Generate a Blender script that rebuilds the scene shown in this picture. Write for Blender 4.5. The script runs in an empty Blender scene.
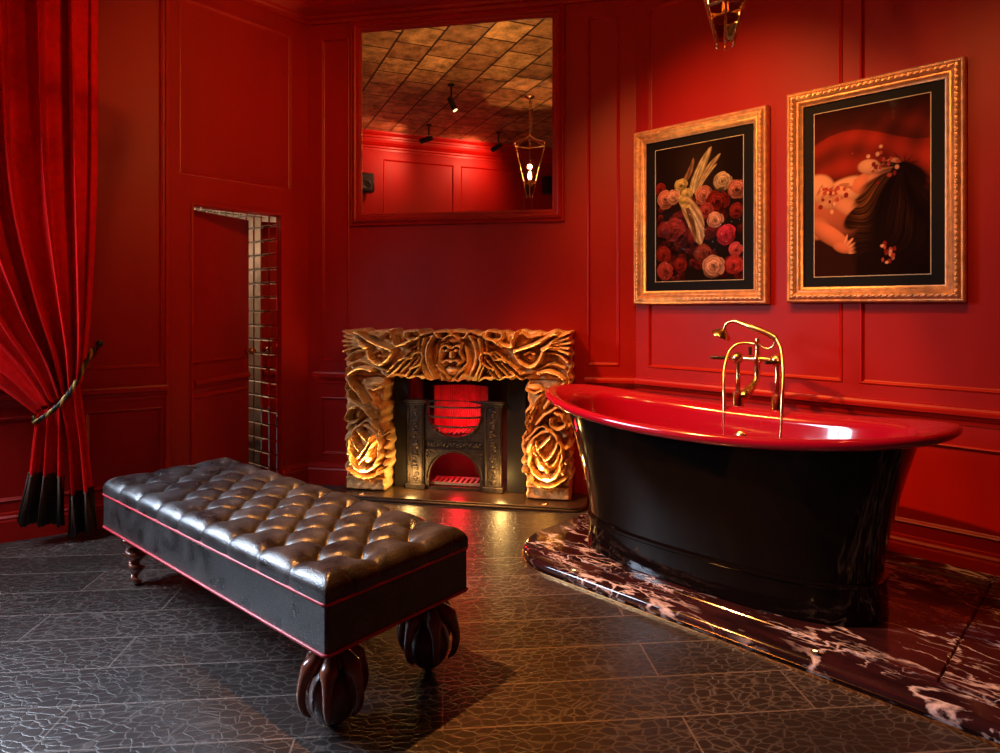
import bpy, math, random
import numpy as np
from mathutils import Vector, Matrix, noise
random.seed(7); np.random.seed(7)
C = bpy.context.scene.collection
PI = math.pi
R = math.radians

# ---------------------------------------------------------------- camera
F = 655.0; YH = 305.0; H = 1.25
cd = bpy.data.cameras.new('camera'); cam = bpy.data.objects.new('camera', cd); C.objects.link(cam)
cam.location = (0, 0, H); cam.rotation_euler = (R(90), 0, 0)
cd.sensor_width = 36; cd.lens = 36*F/1000; cd.shift_y = -(376.5-YH)/1000; cd.clip_start = .05
bpy.context.scene.camera = cam
# ---------------------------------------------------------------- view and world
sc = bpy.context.scene
sc.view_settings.view_transform = 'Standard'; sc.view_settings.look = 'None'
sc.view_settings.exposure = -0.36; sc.view_settings.gamma = 1.0
try: sc.view_settings.use_curve_mapping = False
except Exception: pass
w = bpy.data.worlds.new('world'); sc.world = w; w.use_nodes = True
w.node_tree.nodes['Background'].inputs[0].default_value = (.60, .72, 1, 1)
w.node_tree.nodes['Background'].inputs[1].default_value = .35

def light(name, kind, loc, energy, color, target=None, **kw):
    l = bpy.data.lights.new(name, kind); l.energy = energy; l.color = color
    for k, v in kw.items(): setattr(l, k, v)
    o = bpy.data.objects.new(name, l); C.objects.link(o); o.location = loc
    if target is not None:
        o.rotation_euler = (Vector(target)-Vector(loc)).to_track_quat('-Z', 'Y').to_euler()
    return o
# daylight through the tall window on the left
light('window_daylight', 'AREA', (-3.36, 2.60, 1.80), 185, (.72, .84, 1), (-1.7, 2.3, 0), shape='RECTANGLE', size=1.0, size_y=1.6, spread=R(120))
WARM = (1, .50, .16)
# warm ceiling spotlights; the last, unseen, is added to warm the door wall
SPOTS = [(-1.21, 2.55), (-2.08, 1.345), (-1.43, .705), (.22, 2.30), (.62, 1.50), (.30, 1.20)]
AIMS = [(.50, 3.0, 0), (-3.1, 1.5, 2.95), (-2.2, .40, 2.95), (1.15, 3.6, 1.85), (1.9, 2.5, 1.7), (-1.75, 4.15, 2.15)]
POW = [1150, 60, 60, 290, 180, 220]
SPCOL = [(1, .36, .075), (1, .35, .2), (1, .32, .18), (1, .40, .10), (1, .40, .10), (1, .40, .09)]
ANG = [66, 140, 140, 66, 66, 50]

# ---------------------------------------------------------------- room geometry
CL = Vector((-1.348, 4.6)); CR = Vector((.869, 4.185))
J = Vector((-1.96, 3.857)); K = Vector((-2.819, 3.345)); M = Vector((-3.55, 1.84))
E = Vector((.955, -2.56)); FR = Vector((4.30, .83))
CEIL = 3.42
class Frame:
    """a wall seen from the room: x runs to the viewer's right, y into the wall, z up"""
    def __init__(s, a, b):
        s.o = a; d = (b-a); s.L = d.length; s.x = d.normalized(); s.y = Vector((-s.x.y, s.x.x))
        s.ang = math.atan2(s.x.y, s.x.x)
    def p(s, x, y, z=0): q = s.o+s.x*x+s.y*y; return Vector((q.x, q.y, z))
    def loc(s, X, Y): d = Vector((X, Y))-s.o; return d.dot(s.x), d.dot(s.y)
    def px(s, px, py, y0):
        """point on this wall's plane (set forward by -y0) seen at a pixel -> local x, z"""
        k = (px-500)/F; den = s.y.x*k+s.y.y
        Y = (s.o.dot(s.y)+y0)/den
        lx, _ = s.loc(k*Y, Y)
        return lx, H-(py-YH)/F*Y
FB = Frame(CL, CR); FRt = Frame(CR, FR); FL = Frame(J, CL); FX = Frame(K, J); FW = Frame(M, K)
FO = Frame(E, M); FE = Frame(FR, E)

# ---------------------------------------------------------------- materials
def mat(name, col, rough=.5, metal=0, var=0, vscale=6, bump=0, bscale=40, coat=0, coatr=.05, emit=None, es=0, spec=.5, sheen=0, vcol=None, stretch=(1, 1, 1)):
    m = bpy.data.materials.new(name); m.use_nodes = True; nt = m.node_tree; b = nt.nodes['Principled BSDF']
    b.inputs['Base Color'].default_value = (*col, 1); b.inputs['Roughness'].default_value = rough
    b.inputs['Metallic'].default_value = metal; b.inputs['Coat Weight'].default_value = coat; b.inputs['Coat Roughness'].default_value = coatr
    b.inputs['Specular IOR Level'].default_value = spec
    if sheen: b.inputs['Sheen Weight'].default_value = sheen; b.inputs['Sheen Roughness'].default_value = .4; b.inputs['Sheen Tint'].default_value = (*[min(1, c*3+.1) for c in col], 1)
    tc = nt.nodes.new('ShaderNodeTexCoord'); mp = nt.nodes.new('ShaderNodeMapping'); mp.inputs['Scale'].default_value = stretch
    nt.links.new(tc.outputs['Object'], mp.inputs[0])
    if var or bump:
        n = nt.nodes.new('ShaderNodeTexNoise'); n.inputs['Scale'].default_value = vscale; n.inputs['Detail'].default_value = 6
        nt.links.new(mp.outputs[0], n.inputs['Vector'])
    if var:
        r = nt.nodes.new('ShaderNodeMapRange'); r.inputs[1].default_value = .3; r.inputs[2].default_value = .7
        r.inputs[3].default_value = 1-var; r.inputs[4].default_value = 1+var
        nt.links.new(n.outputs[0], r.inputs[0])
        mx = nt.nodes.new('ShaderNodeVectorMath'); mx.operation = 'SCALE'; mx.inputs[0].default_value = col
        nt.links.new(r.outputs[0], mx.inputs['Scale']); nt.links.new(mx.outputs[0], b.inputs['Base Color'])
        r2 = nt.nodes.new('ShaderNodeMapRange'); r2.inputs[3].default_value = max(0, rough*.8); r2.inputs[4].default_value = min(1, rough*1.2)
        nt.links.new(n.outputs[0], r2.inputs[0]); nt.links.new(r2.outputs[0], b.inputs['Roughness'])
    if bump:
        n2 = nt.nodes.new('ShaderNodeTexNoise'); n2.inputs['Scale'].default_value = bscale; n2.inputs['Detail'].default_value = 5
        nt.links.new(mp.outputs[0], n2.inputs['Vector'])
        bp = nt.nodes.new('ShaderNodeBump'); bp.inputs['Strength'].default_value = bump; bp.inputs['Distance'].default_value = .01
        nt.links.new(n2.outputs[0], bp.inputs['Height']); nt.links.new(bp.outputs[0], b.inputs['Normal'])
    if emit: b.inputs['Emission Color'].default_value = (*emit, 1); b.inputs['Emission Strength'].default_value = es
    if vcol:
        a = nt.nodes.new('ShaderNodeVertexColor'); a.layer_name = vcol
        nt.links.new(a.outputs[0], b.inputs['Base Color'])
    return m
M_wall = mat('red_paint', (.30, .0034, .0007), .48, var=.12, vscale=3, bump=.08, bscale=14, spec=.22, stretch=(1, 1, .35))
M_trim = mat('red_gloss_paint', (.33, .0045, .001), .40, spec=.3, var=.1, vscale=4, bump=.05, bscale=20)
M_brass = mat('brass', (.85, .55, .26), .20, metal=1, var=.1, vscale=20)
M_gilt = mat('gilt_wood', (.72, .36, .15), .38, metal=.65, var=.25, vscale=30, bump=.2, bscale=120)
M_carve = mat('carved_gilded_wood', (.72, .42, .16), .45, metal=.12, var=.30, vscale=14, bump=.35, bscale=70)
M_black = mat('black_enamel', (.003, .002, .002), .10, coat=.15, coatr=.03, spec=.35)
M_redenam = mat('red_enamel', (.30, .003, .016), .12, coat=.8, coatr=.04)
M_iron = mat('cast_iron', (.045, .032, .024), .42, metal=.6, var=.3, vscale=40, bump=.5, bscale=110)
M_slip = mat('black_slate', (.010, .008, .007), .6, var=.3, vscale=10, spec=.2)
M_ash = mat('lightened_iron', (.16, .13, .12), .5, var=.2)  # iron colour lightened to show the red glow on grid and basket
M_soot = mat('soot', (.03, .018, .016), .9, var=.3)
M_fireback = mat('fireback_clay', (.35, .10, .08), .7, var=.2, vscale=20)
M_velvet = mat('red_velvet', (.66, .006, .006), .8, var=.12, vscale=25, sheen=.08, spec=.1)
M_fringe = mat('dark_bullion_fringe', (.030, .016, .008), .6, var=.4, vscale=60)
M_rope = mat('gold_black_cord', (.16, .10, .02), .5, var=.6, vscale=90)
M_cord = mat('black_cord', (.02, .014, .008), .5)
M_goldcord = mat('gold_cord', (.42, .26, .05), .45)
M_piping = mat('red_piping', (.45, .02, .03), .4)
M_wood = mat('dark_mahogany', (.16, .045, .022), .25, var=.35, vscale=25, coat=.4, coatr=.12)
M_walnut = mat('ball_wood', (.075, .035, .028), .3, var=.3, vscale=20, coat=.3, coatr=.15)
M_blackmat = mat('black_mat_board', (.006, .004, .003), .6, spec=.1)
M_cream = mat('cream_line', (.55, .42, .25), .6)
M_spk = mat('black_plastic', (.008, .008, .008), .45, bump=.1, bscale=200)
M_bulb = mat('lit_bulb', (1, .7, .4), .3, emit=(1, .55, .20), es=45)
M_lens = mat('lit_lens', (1, .7, .4), .3, emit=(1, .62, .28), es=4)
M_lens2 = mat('dim_lens', (.8, .5, .2), .3, emit=(1, .62, .28), es=.6)
M_mirror = mat('mirror_glass', (.90, .86, .82), .01, metal=1)
M_chandle = mat('dark_ceramic_handle', (.03, .015, .01), .2)

def glass(name, col=(1, 1, 1), ior=1.5):
    m = bpy.data.materials.new(name); m.use_nodes = True; nt = m.node_tree; nt.nodes.clear()
    o = nt.nodes.new('ShaderNodeOutputMaterial'); t = nt.nodes.new('ShaderNodeBsdfTransparent'); g = nt.nodes.new('ShaderNodeBsdfGlossy')
    t.inputs[0].default_value = (*col, 1); g.inputs['Roughness'].default_value = .02
    fr = nt.nodes.new('ShaderNodeFresnel'); fr.inputs[0].default_value = ior
    mx = nt.nodes.new('ShaderNodeMixShader')
    nt.links.new(fr.outputs[0], mx.inputs[0]); nt.links.new(t.outputs[0], mx.inputs[1]); nt.links.new(g.outputs[0], mx.inputs[2]); nt.links.new(mx.outputs[0], o.inputs[0])
    return m
M_glass = glass('clear_glass'); M_pglass = glass('low_reflection_glass', (1, 1, 1), 1.03); M_amber = glass('amber_glass', (.45, .22, .10)); M_pane = glass('pane_glass', (.95, .97, 1))

def N(nt, t, **kw):
    n = nt.nodes.new(t)
    for k, v in kw.items(): setattr(n, k, v)
    return n
def ramp(nt, src, stops):
    r = nt.nodes.new('ShaderNodeValToRGB'); cr = r.color_ramp
    while len(cr.elements) < len(stops): cr.elements.new(.5)
    for e, (p, c) in zip(cr.elements, stops):
        e.position = p; e.color = (*c, 1) if len(c) == 3 else c
    nt.links.new(src, r.inputs[0]); return r
def floor_mat():
    m = bpy.data.materials.new('crocodile_leather_planks'); m.use_nodes = True; nt = m.node_tree; L = nt.links.new; b = nt.nodes['Principled BSDF']
    tc = N(nt, 'ShaderNodeTexCoord'); mp = N(nt, 'ShaderNodeMapping'); mp.inputs['Rotation'].default_value = (0, 0, R(-5)); L(tc.outputs['Object'], mp.inputs[0])
    br = N(nt, 'ShaderNodeTexBrick'); br.inputs['Scale'].default_value = 1; br.inputs['Brick Width'].default_value = 1.15; br.inputs['Row Height'].default_value = .215
    br.inputs['Mortar Size'].default_value = .003; br.inputs['Mortar Smooth'].default_value = .1; br.offset = .37
    br.inputs['Color1'].default_value = (.55, .55, .55, 1); br.inputs['Color2'].default_value = (1.25, 1.25, 1.25, 1); br.inputs['Mortar'].default_value = (0, 0, 0, 1)
    L(mp.outputs[0], br.inputs['Vector'])
    ns = N(nt, 'ShaderNodeTexNoise'); ns.inputs['Scale'].default_value = 5; ns.inputs['Detail'].default_value = 3; L(mp.outputs[0], ns.inputs['Vector'])
    mx = N(nt, 'ShaderNodeMix', data_type='VECTOR'); mx.inputs[0].default_value = .06
    L(mp.outputs[0], mx.inputs[4]); L(ns.outputs['Color'], mx.inputs[5])
    # small scales in the middle of each plank, large square ones between
    st = N(nt, 'ShaderNodeMapping'); st.inputs['Scale'].default_value = (.72, 1.3, 1); L(mx.outputs[1], st.inputs[0])
    vo = N(nt, 'ShaderNodeTexVoronoi', feature='DISTANCE_TO_EDGE'); vo.inputs['Scale'].default_value = 31; vo.inputs['Randomness'].default_value = .85; L(st.outputs[0], vo.inputs['Vector'])
    cr = ramp(nt, vo.outputs[0], [(0, (1, 1, 1)), (.05, (.30, .30, .30)), (.13, (0, 0, 0))])
    n3 = N(nt, 'ShaderNodeTexNoise'); n3.inputs['Scale'].default_value = 2.2; n3.inputs['Detail'].default_value = 4; L(mp.outputs[0], n3.inputs['Vector'])
    r3 = N(nt, 'ShaderNodeMapRange'); r3.inputs[1].default_value = .35; r3.inputs[2].default_value = .65; r3.inputs[3].default_value = .25; r3.inputs[4].default_value = 1; L(n3.outputs[0], r3.inputs[0])
    mu = N(nt, 'ShaderNodeMath', operation='MULTIPLY'); L(cr.outputs[0], mu.inputs[0]); L(r3.outputs[0], mu.inputs[1])
    base = N(nt, 'ShaderNodeMix', data_type='RGBA'); base.inputs[6].default_value = (.024, .016, .014, 1); base.inputs[7].default_value = (.125, .105, .092, 1); L(mu.outputs[0], base.inputs[0])
    tint = N(nt, 'ShaderNodeMix', data_type='RGBA', blend_type='MULTIPLY'); tint.inputs[0].default_value = 1; L(base.outputs[2], tint.inputs[6]); L(br.outputs['Color'], tint.inputs[7])
    joint = N(nt, 'ShaderNodeMix', data_type='RGBA'); L(br.outputs['Fac'], joint.inputs[0]); L(tint.outputs[2], joint.inputs[6]); joint.inputs[7].default_value = (.13, .10, .085, 1)
    L(joint.outputs[2], b.inputs['Base Color'])
    b.inputs['Roughness'].default_value = .40
    inv = N(nt, 'ShaderNodeMath', operation='SUBTRACT'); inv.inputs[0].default_value = 1; L(cr.outputs[0], inv.inputs[1])
    iv2 = N(nt, 'ShaderNodeMath', operation='SUBTRACT'); L(inv.outputs[0], iv2.inputs[0]); L(br.outputs['Fac'], iv2.inputs[1])
    bp = N(nt, 'ShaderNodeBump'); bp.inputs['Strength'].default_value = .35; bp.inputs['Distance'].default_value = .003; L(iv2.outputs[0], bp.inputs['Height']); L(bp.outputs[0], b.inputs['Normal'])
    return m
def marble_mat():
    m = bpy.data.materials.new('dark_red_marble'); m.use_nodes = True; nt = m.node_tree; L = nt.links.new; b = nt.nodes['Principled BSDF']
    tc = N(nt, 'ShaderNodeTexCoord'); mp = N(nt, 'ShaderNodeMapping'); mp.inputs['Scale'].default_value = (.8, 2.0, 1); mp.inputs['Rotation'].default_value = (0, 0, R(-18)); L(tc.outputs['Object'], mp.inputs[0])
    def vein(scale, width, det, dist, off):
        m2 = N(nt, 'ShaderNodeMapping'); m2.inputs['Location'].default_value = (off, off*2, 0); L(mp.outputs[0], m2.inputs[0])
        n = N(nt, 'ShaderNodeTexNoise'); n.inputs['Scale'].default_value = scale; n.inputs['Detail'].default_value = det; n.inputs['Distortion'].default_value = dist; L(m2.outputs[0], n.inputs['Vector'])
        a = N(nt, 'ShaderNodeMath', operation='SUBTRACT'); L(n.outputs[0], a.inputs[0]); a.inputs[1].default_value = .5
        b_ = N(nt, 'ShaderNodeMath', operation='ABSOLUTE'); L(a.outputs[0], b_.inputs[0])
        return ramp(nt, b_.outputs[0], [(0, (1, 1, 1)), (width*.4, (.7, .7, .7)), (width, (0, 0, 0))]).outputs[0]
    def mask(scale, a, b_, off):
        m2 = N(nt, 'ShaderNodeMapping'); m2.inputs['Location'].default_value = (off, off, 0); L(mp.outputs[0], m2.inputs[0])
        n = N(nt, 'ShaderNodeTexNoise'); n.inputs['Scale'].default_value = scale; n.inputs['Detail'].default_value = 3; L(m2.outputs[0], n.inputs['Vector'])
        return ramp(nt, n.outputs[0], [(a, (0, 0, 0)), (b_, (1, 1, 1))]).outputs[0]
    def mul(a, b_, op='MULTIPLY'):
        m_ = N(nt, 'ShaderNodeMath', operation=op, use_clamp=True); L(a, m_.inputs[0]); L(b_, m_.inputs[1]); return m_.outputs[0]
    v1 = mul(vein(3.2, .022, 10, .25, 0), mask(2.4, .42, .56, 3)); v2_ = mul(vein(7.5, .022, 9, .3, 5), mask(3.2, .48, .60, 8)); v3 = mul(vein(14, .03, 7, .4, 9), mask(4, .55, .66, 1))
    mu_out = mul(mul(v1, v2_, 'ADD'), v3, 'ADD')
    n4 = N(nt, 'ShaderNodeTexNoise'); n4.inputs['Scale'].default_value = 7; n4.inputs['Detail'].default_value = 6; L(mp.outputs[0], n4.inputs['Vector'])
    k4 = ramp(nt, n4.outputs[0], [(.35, (.010, .004, .005)), (.7, (.038, .009, .011))])
    cc = N(nt, 'ShaderNodeMix', data_type='RGBA'); L(mu_out, cc.inputs[0]); L(k4.outputs[0], cc.inputs[6]); cc.inputs[7].default_value = (.60, .48, .47, 1)
    L(cc.outputs[2], b.inputs['Base Color']); b.inputs['Roughness'].default_value = .12
    return m
def ceiling_mat():
    m = bpy.data.materials.new('aged_metal_ceiling_tiles'); m.use_nodes = True; nt = m.node_tree; L = nt.links.new; b = nt.nodes['Principled BSDF']
    tc = N(nt, 'ShaderNodeTexCoord'); mp = N(nt, 'ShaderNodeMapping'); mp.inputs['Rotation'].default_value = (0, 0, R(134.35)); L(tc.outputs['Object'], mp.inputs[0])
    br = N(nt, 'ShaderNodeTexBrick'); br.inputs['Scale'].default_value = 1; br.inputs['Brick Width'].default_value = .36; br.inputs['Row Height'].default_value = .31; br.offset = .5
    br.inputs['Mortar Size'].default_value = .010; br.inputs['Color1'].default_value = (.30, .13, .05, 1); br.inputs['Color2'].default_value = (.62, .32, .12, 1); br.inputs['Mortar'].default_value = (.03, .012, .006, 1)
    L(mp.outputs[0], br.inputs['Vector'])
    ns = N(nt, 'ShaderNodeTexNoise'); ns.inputs['Scale'].default_value = 9; ns.inputs['Detail'].default_value = 8; ns.inputs['Roughness'].default_value = .7; L(mp.outputs[0], ns.inputs['Vector'])
    k = ramp(nt, ns.outputs[0], [(.32, (.22, .22, .22)), (.70, (1.6, 1.6, 1.6))])
    mu = N(nt, 'ShaderNodeMix', data_type='RGBA', blend_type='MULTIPLY'); mu.inputs[0].default_value = 1; L(br.outputs[0], mu.inputs[6]); L(k.outputs[0], mu.inputs[7])
    L(mu.outputs[2], b.inputs['Base Color']); b.inputs['Roughness'].default_value = .5; b.inputs['Metallic'].default_value = .1
    bp = N(nt, 'ShaderNodeBump'); bp.inputs['Strength'].default_value = .5; bp.inputs['Distance'].default_value = .01; L(ns.outputs[0], bp.inputs['Height']); L(bp.outputs[0], b.inputs['Normal'])
    return m
def leather_mat():
    m = bpy.data.materials.new('black_tooled_leather'); m.use_nodes = True; nt = m.node_tree; L = nt.links.new; b = nt.nodes['Principled BSDF']
    tc = N(nt, 'ShaderNodeTexCoord')
    v = N(nt, 'ShaderNodeTexVoronoi'); v.inputs['Scale'].default_value = 190; L(tc.outputs['Object'], v.inputs['Vector'])
    n = N(nt, 'ShaderNodeTexNoise'); n.inputs['Scale'].default_value = 11; n.inputs['Detail'].default_value = 7; L(tc.outputs['Object'], n.inputs['Vector'])
    k0 = ramp(nt, n.outputs[0], [(.35, (.010, .010, .010)), (.7, (.034, .033, .032))])
    n2 = N(nt, 'ShaderNodeTexNoise'); n2.inputs['Scale'].default_value = 260; n2.inputs['Detail'].default_value = 2; L(tc.outputs['Object'], n2.inputs['Vector'])
    k2 = ramp(nt, n2.outputs[0], [(.40, (.45, .45, .45)), (.60, (2.0, 2.0, 2.0))])
    k = N(nt, 'ShaderNodeMix', data_type='RGBA', blend_type='MULTIPLY'); k.inputs[0].default_value = 1; L(k0.outputs[0], k.inputs[6]); L(k2.outputs[0], k.inputs[7])
    L(k.outputs[2], b.inputs['Base Color'])
    r = N(nt, 'ShaderNodeMapRange'); r.inputs[1].default_value = .3; r.inputs[2].default_value = .7; r.inputs[3].default_value = .24; r.inputs[4].default_value = .42; L(n.outputs[0], r.inputs[0]); L(r.outputs[0], b.inputs['Roughness'])
    bp = N(nt, 'ShaderNodeBump'); bp.inputs['Strength'].default_value = .35; bp.inputs['Distance'].default_value = .002; L(v.outputs['Distance'], bp.inputs['Height']); L(bp.outputs[0], b.inputs['Normal'])
    b.inputs['Specular IOR Level'].default_value = .7
    return m
M_floor = floor_mat(); M_marble = marble_mat(); M_ceil = ceiling_mat(); M_leather = leather_mat()

# ---------------------------------------------------------------- mesh helpers
def cr_pts(P, n=6, closed=False):
    """Catmull-Rom through points (any dimension)"""
    P = [np.array(p, float) for p in P]; out = []
    m = len(P); segs = m if closed else m-1
    for i in range(segs):
        p0 = P[(i-1) % m] if (closed or i > 0) else P[0]; p1 = P[i]; p2 = P[(i+1) % m]; p3 = P[(i+2) % m] if (closed or i+2 < m) else P[-1]
        for k in range(n):
            t = k/n
            out.append(.5*((2*p1)+(-p0+p2)*t+(2*p0-5*p1+4*p2-p3)*t*t+(-p0+3*p1-3*p2+p3)*t**3))
    if not closed: out.append(P[-1])
    return out
class MB:
    def __init__(s): s.v = []; s.f = []
    def add(s, vs, fs):
        b = len(s.v); s.v += [tuple(map(float, q)) for q in vs]; s.f += [tuple(b+i for i in f) for f in fs]; return s
    def box(s, x0, x1, y0, y1, z0, z1, bev=0):
        if bev:
            b = bev
            R0 = []
            for z, i in ((z0, b), (z0+b, 0), (z1-b, 0), (z1, b)):
                R0.append([(x0+i+ (b if i == 0 else b)*0, y0+i+b*(i == 0), z), (x0+i+b*(i == 0), y0+i, z), (x1-i-b*(i == 0), y0+i, z), (x1-i, y0+i+b*(i == 0), z),
                           (x1-i, y1-i-b*(i == 0), z), (x1-i-b*(i == 0), y1-i, z), (x0+i+b*(i == 0), y1-i, z), (x0+i, y1-i-b*(i == 0), z)])
            return s.loft(R0, True, True)
        v = [(x0, y0, z0), (x1, y0, z0), (x1, y1, z0), (x0, y1, z0), (x0, y0, z1), (x1, y0, z1), (x1, y1, z1), (x0, y1, z1)]
        return s.add(v, [(0, 3, 2, 1), (4, 5, 6, 7), (0, 1, 5, 4), (1, 2, 6, 5), (2, 3, 7, 6), (3, 0, 4, 7)])
    def loft(s, rings, closed=True, cap=False):
        n = len(rings[0]); v = [p for r in rings for p in r]; f = []
        for i in range(len(rings)-1):
            for j in range(n if closed else n-1):
                a = i*n+j; b = i*n+(j+1) % n; f.append((a, b, b+n, a+n))
        if cap: f.append(tuple(reversed(range(n)))); f.append(tuple(range((len(rings)-1)*n, len(rings)*n)))
        return s.add(v, f)
    def tube(s, P, r, seg=10, cap=True, smooth=0):
        if smooth:
            rr = r if hasattr(r, '__len__') else [r]*len(P)
            Q = cr_pts([(*p, q) for p, q in zip(P, rr)], smooth); P = [q[:3] for q in Q]; r = [q[3] for q in Q]
        P = [Vector(p) for p in P]; rr = r if hasattr(r, '__len__') else [r]*len(P)
        rings = []; up = None
        for i, p in enumerate(P):
            t = (P[min(i+1, len(P)-1)]-P[max(i-1, 0)]).normalized()
            if up is None: up = Vector((0, 0, 1)) if abs(t.z) < .9 else Vector((1, 0, 0))
            a = t.cross(up).normalized(); bb = a.cross(t).normalized(); up = bb
            rings.append([p+(a*math.cos(2*PI*k/seg)+bb*math.sin(2*PI*k/seg))*max(rr[i], 1e-4) for k in range(seg)])
        return s.loft(rings, True, cap)
    def lathe(s, prof, seg=32, c=(0, 0, 0), sx=1, sy=1, cap=True):
        rings = [[(c[0]+r*sx*math.cos(2*PI*k/seg), c[1]+r*sy*math.sin(2*PI*k/seg), c[2]+z) for k in range(seg)] for r, z in prof]
        return s.loft(rings, True, cap)
    def ball(s, c, r, seg=20, rings=12):
        r = r if hasattr(r, '__len__') else (r, r, r)
        R0 = []
        for i in range(rings+1):
            a = -PI/2+PI*i/rings; q = max(math.cos(a), 1e-3)
            R0.append([(c[0]+r[0]*q*math.cos(2*PI*k/seg), c[1]+r[1]*q*math.sin(2*PI*k/seg), c[2]+r[2]*math.sin(a)) for k in range(seg)])
        return s.loft(R0, True, True)
    def frame(s, x0, x1, z0, z1, prof, y=0):
        """mitred rectangle of a profile: (inset from the outer rectangle, height towards the room)"""
        rings = []
        for (i, h) in prof: rings.append([(x0+i, y-h, z0+i), (x1-i, y-h, z0+i), (x1-i, y-h, z1-i), (x0+i, y-h, z1-i)])
        return s.loft(rings, True, False)
    def map(s, fn): s.v = [tuple(fn(*q)) for q in s.v]; return s
    def build(s, name, m, parent=None, smooth=None, loc=None, rot=None, kind=None):
        me = bpy.data.meshes.new(name); me.from_pydata(s.v, [], s.f); me.validate()
        me.materials.append(m); o = bpy.data.objects.new(name, me); C.objects.link(o)
        import bmesh
        bm = bmesh.new(); bm.from_mesh(me); bmesh.ops.recalc_face_normals(bm, faces=bm.faces); bm.to_mesh(me); bm.free()
        if smooth is not None:
            me.polygons.foreach_set('use_smooth', [True]*len(me.polygons))
            if smooth < 180: me.set_sharp_from_angle(angle=R(smooth))
        if parent: o.parent = parent
        if loc: o.location = loc
        if rot is not None: o.rotation_euler = (0, 0, rot)
        if kind: o['kind'] = kind
        return o
def thing(name, label, cat, loc=(0, 0, 0), rotz=0, group=None):
    o = bpy.data.objects.new(name, None); C.objects.link(o); o.location = loc; o.rotation_euler = (0, 0, rotz)
    o.empty_display_size = .1
    return tag(o, label, cat, group)
def tag(o, label, cat, group=None):
    o['label'] = label; o['category'] = cat
    if group: o['group'] = group
    return o
def copy_tree(o, parent=None):
    c = o.copy(); C.objects.link(c)
    if parent: c.parent = parent
    for ch in o.children: copy_tree(ch, c)
    return c

# ---------------------------------------------------------------- room shell
PANEL = .010
BEAD = [(0, 0), (.003, .004), (.008, .006), (.013, .002), (.016, -.006), (.022, -PANEL)]
def wall(name, fr, panels=[], holes=[], z1=CEIL, ext=(0, 0)):
    mb = MB(); x0 = -ext[0]; x1 = fr.L+ext[1]
    xs = sorted({x0, x1, *[v for p in panels+holes for v in p[:2]]}); zs = sorted({-.02, z1, *[v for p in panels+holes for v in p[2:]]})
    ins = lambda x, z, L: any(a < x < b and c < z < d for a, b, c, d in L)
    for i in range(len(xs)-1):
        for j in range(len(zs)-1):
            x, z = (xs[i]+xs[i+1])/2, (zs[j]+zs[j+1])/2
            if ins(x, z, holes): continue
            a, b, c, d = xs[i], xs[i+1], zs[j], zs[j+1]
            y = PANEL if ins(x, z, panels) else 0
            mb.add([(a, y, c), (b, y, c), (b, y, d), (a, y, d)], [(0, 1, 2, 3)])
            mb.add([(a, .13, c), (b, .13, c), (b, .13, d), (a, .13, d)], [(3, 2, 1, 0)])
    for (a, b, c, d) in holes:
        mb.add([(a, 0, c), (b, 0, c), (b, 0, d), (a, 0, d), (a, .13, c), (b, .13, c), (b, .13, d), (a, .13, d)], [(0, 1, 5, 4), (1, 2, 6, 5), (2, 3, 7, 6), (3, 0, 4, 7)])
    o = mb.build(name, M_wall, loc=(fr.o.x, fr.o.y, 0), rot=fr.ang, kind='structure')
    for (a, b, c, d) in panels:
        MB().frame(a, b, c, d, BEAD).build('panel_moulding', M_trim, o)
    return o
UP = (.856, 3.11); LOW = (.205, .61)
wl = wall('wall_left', FL, [(.069, .834, 2.035, 3.10)], [(.152, .75, -.01, 1.86)])
wall('wall_left_side', FX, [(.59, .978, .885, 3.10), (.06, .55, .885, 3.10), (.59, .978, LOW[0], .655), (.06, .55, LOW[0], .655)])
wall('wall_window', FW, [], [(.25, 1.35, .75, 2.95)])
wall('wall_back', FB, [(.10, .31, *UP), (1.945, 2.155, *UP), (.10, .31, *LOW), (1.945, 2.155, *LOW)], [(.79, 1.43, .028, .79)])
wall('wall_right', FRt, [(.088, 1.223, *UP), (1.300, 2.45, *UP), (2.55, 3.6, *UP), (3.7, 4.7, *UP), (.088, 1.223, *LOW), (1.300, 2.45, *LOW), (2.55, 3.6, *LOW), (3.7, 4.7, *LOW)])
wall('wall_opposite', FO, [(x, x+.95, z0, z1) for x in (.15, 1.2, 2.25, 3.3, 4.35, 5.35) if x+.95 < FO.L for z0, z1 in (UP, LOW)])
wall('wall_rear', FE, [(x, x+1.4, z0, z1) for x in (.15, 1.65, 3.15) for z0, z1 in (UP, LOW)])

poly = [CL, CR, FR, E, M, K, J]
def slab(name, z0, z1, m, grow=.0):
    n = len(poly); v = [(p.x, p.y, z0) for p in poly]+[(p.x, p.y, z1) for p in poly]
    f = [tuple(range(n)), tuple(range(n, 2*n))]+[(i, (i+1) % n, n+(i+1) % n, n+i) for i in range(n)]
    return MB().add(v, f).build(name, m, kind='structure')
slab('floor', -.05, 0, M_floor); slab('ceiling', CEIL, CEIL+.05, M_ceil)

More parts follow.
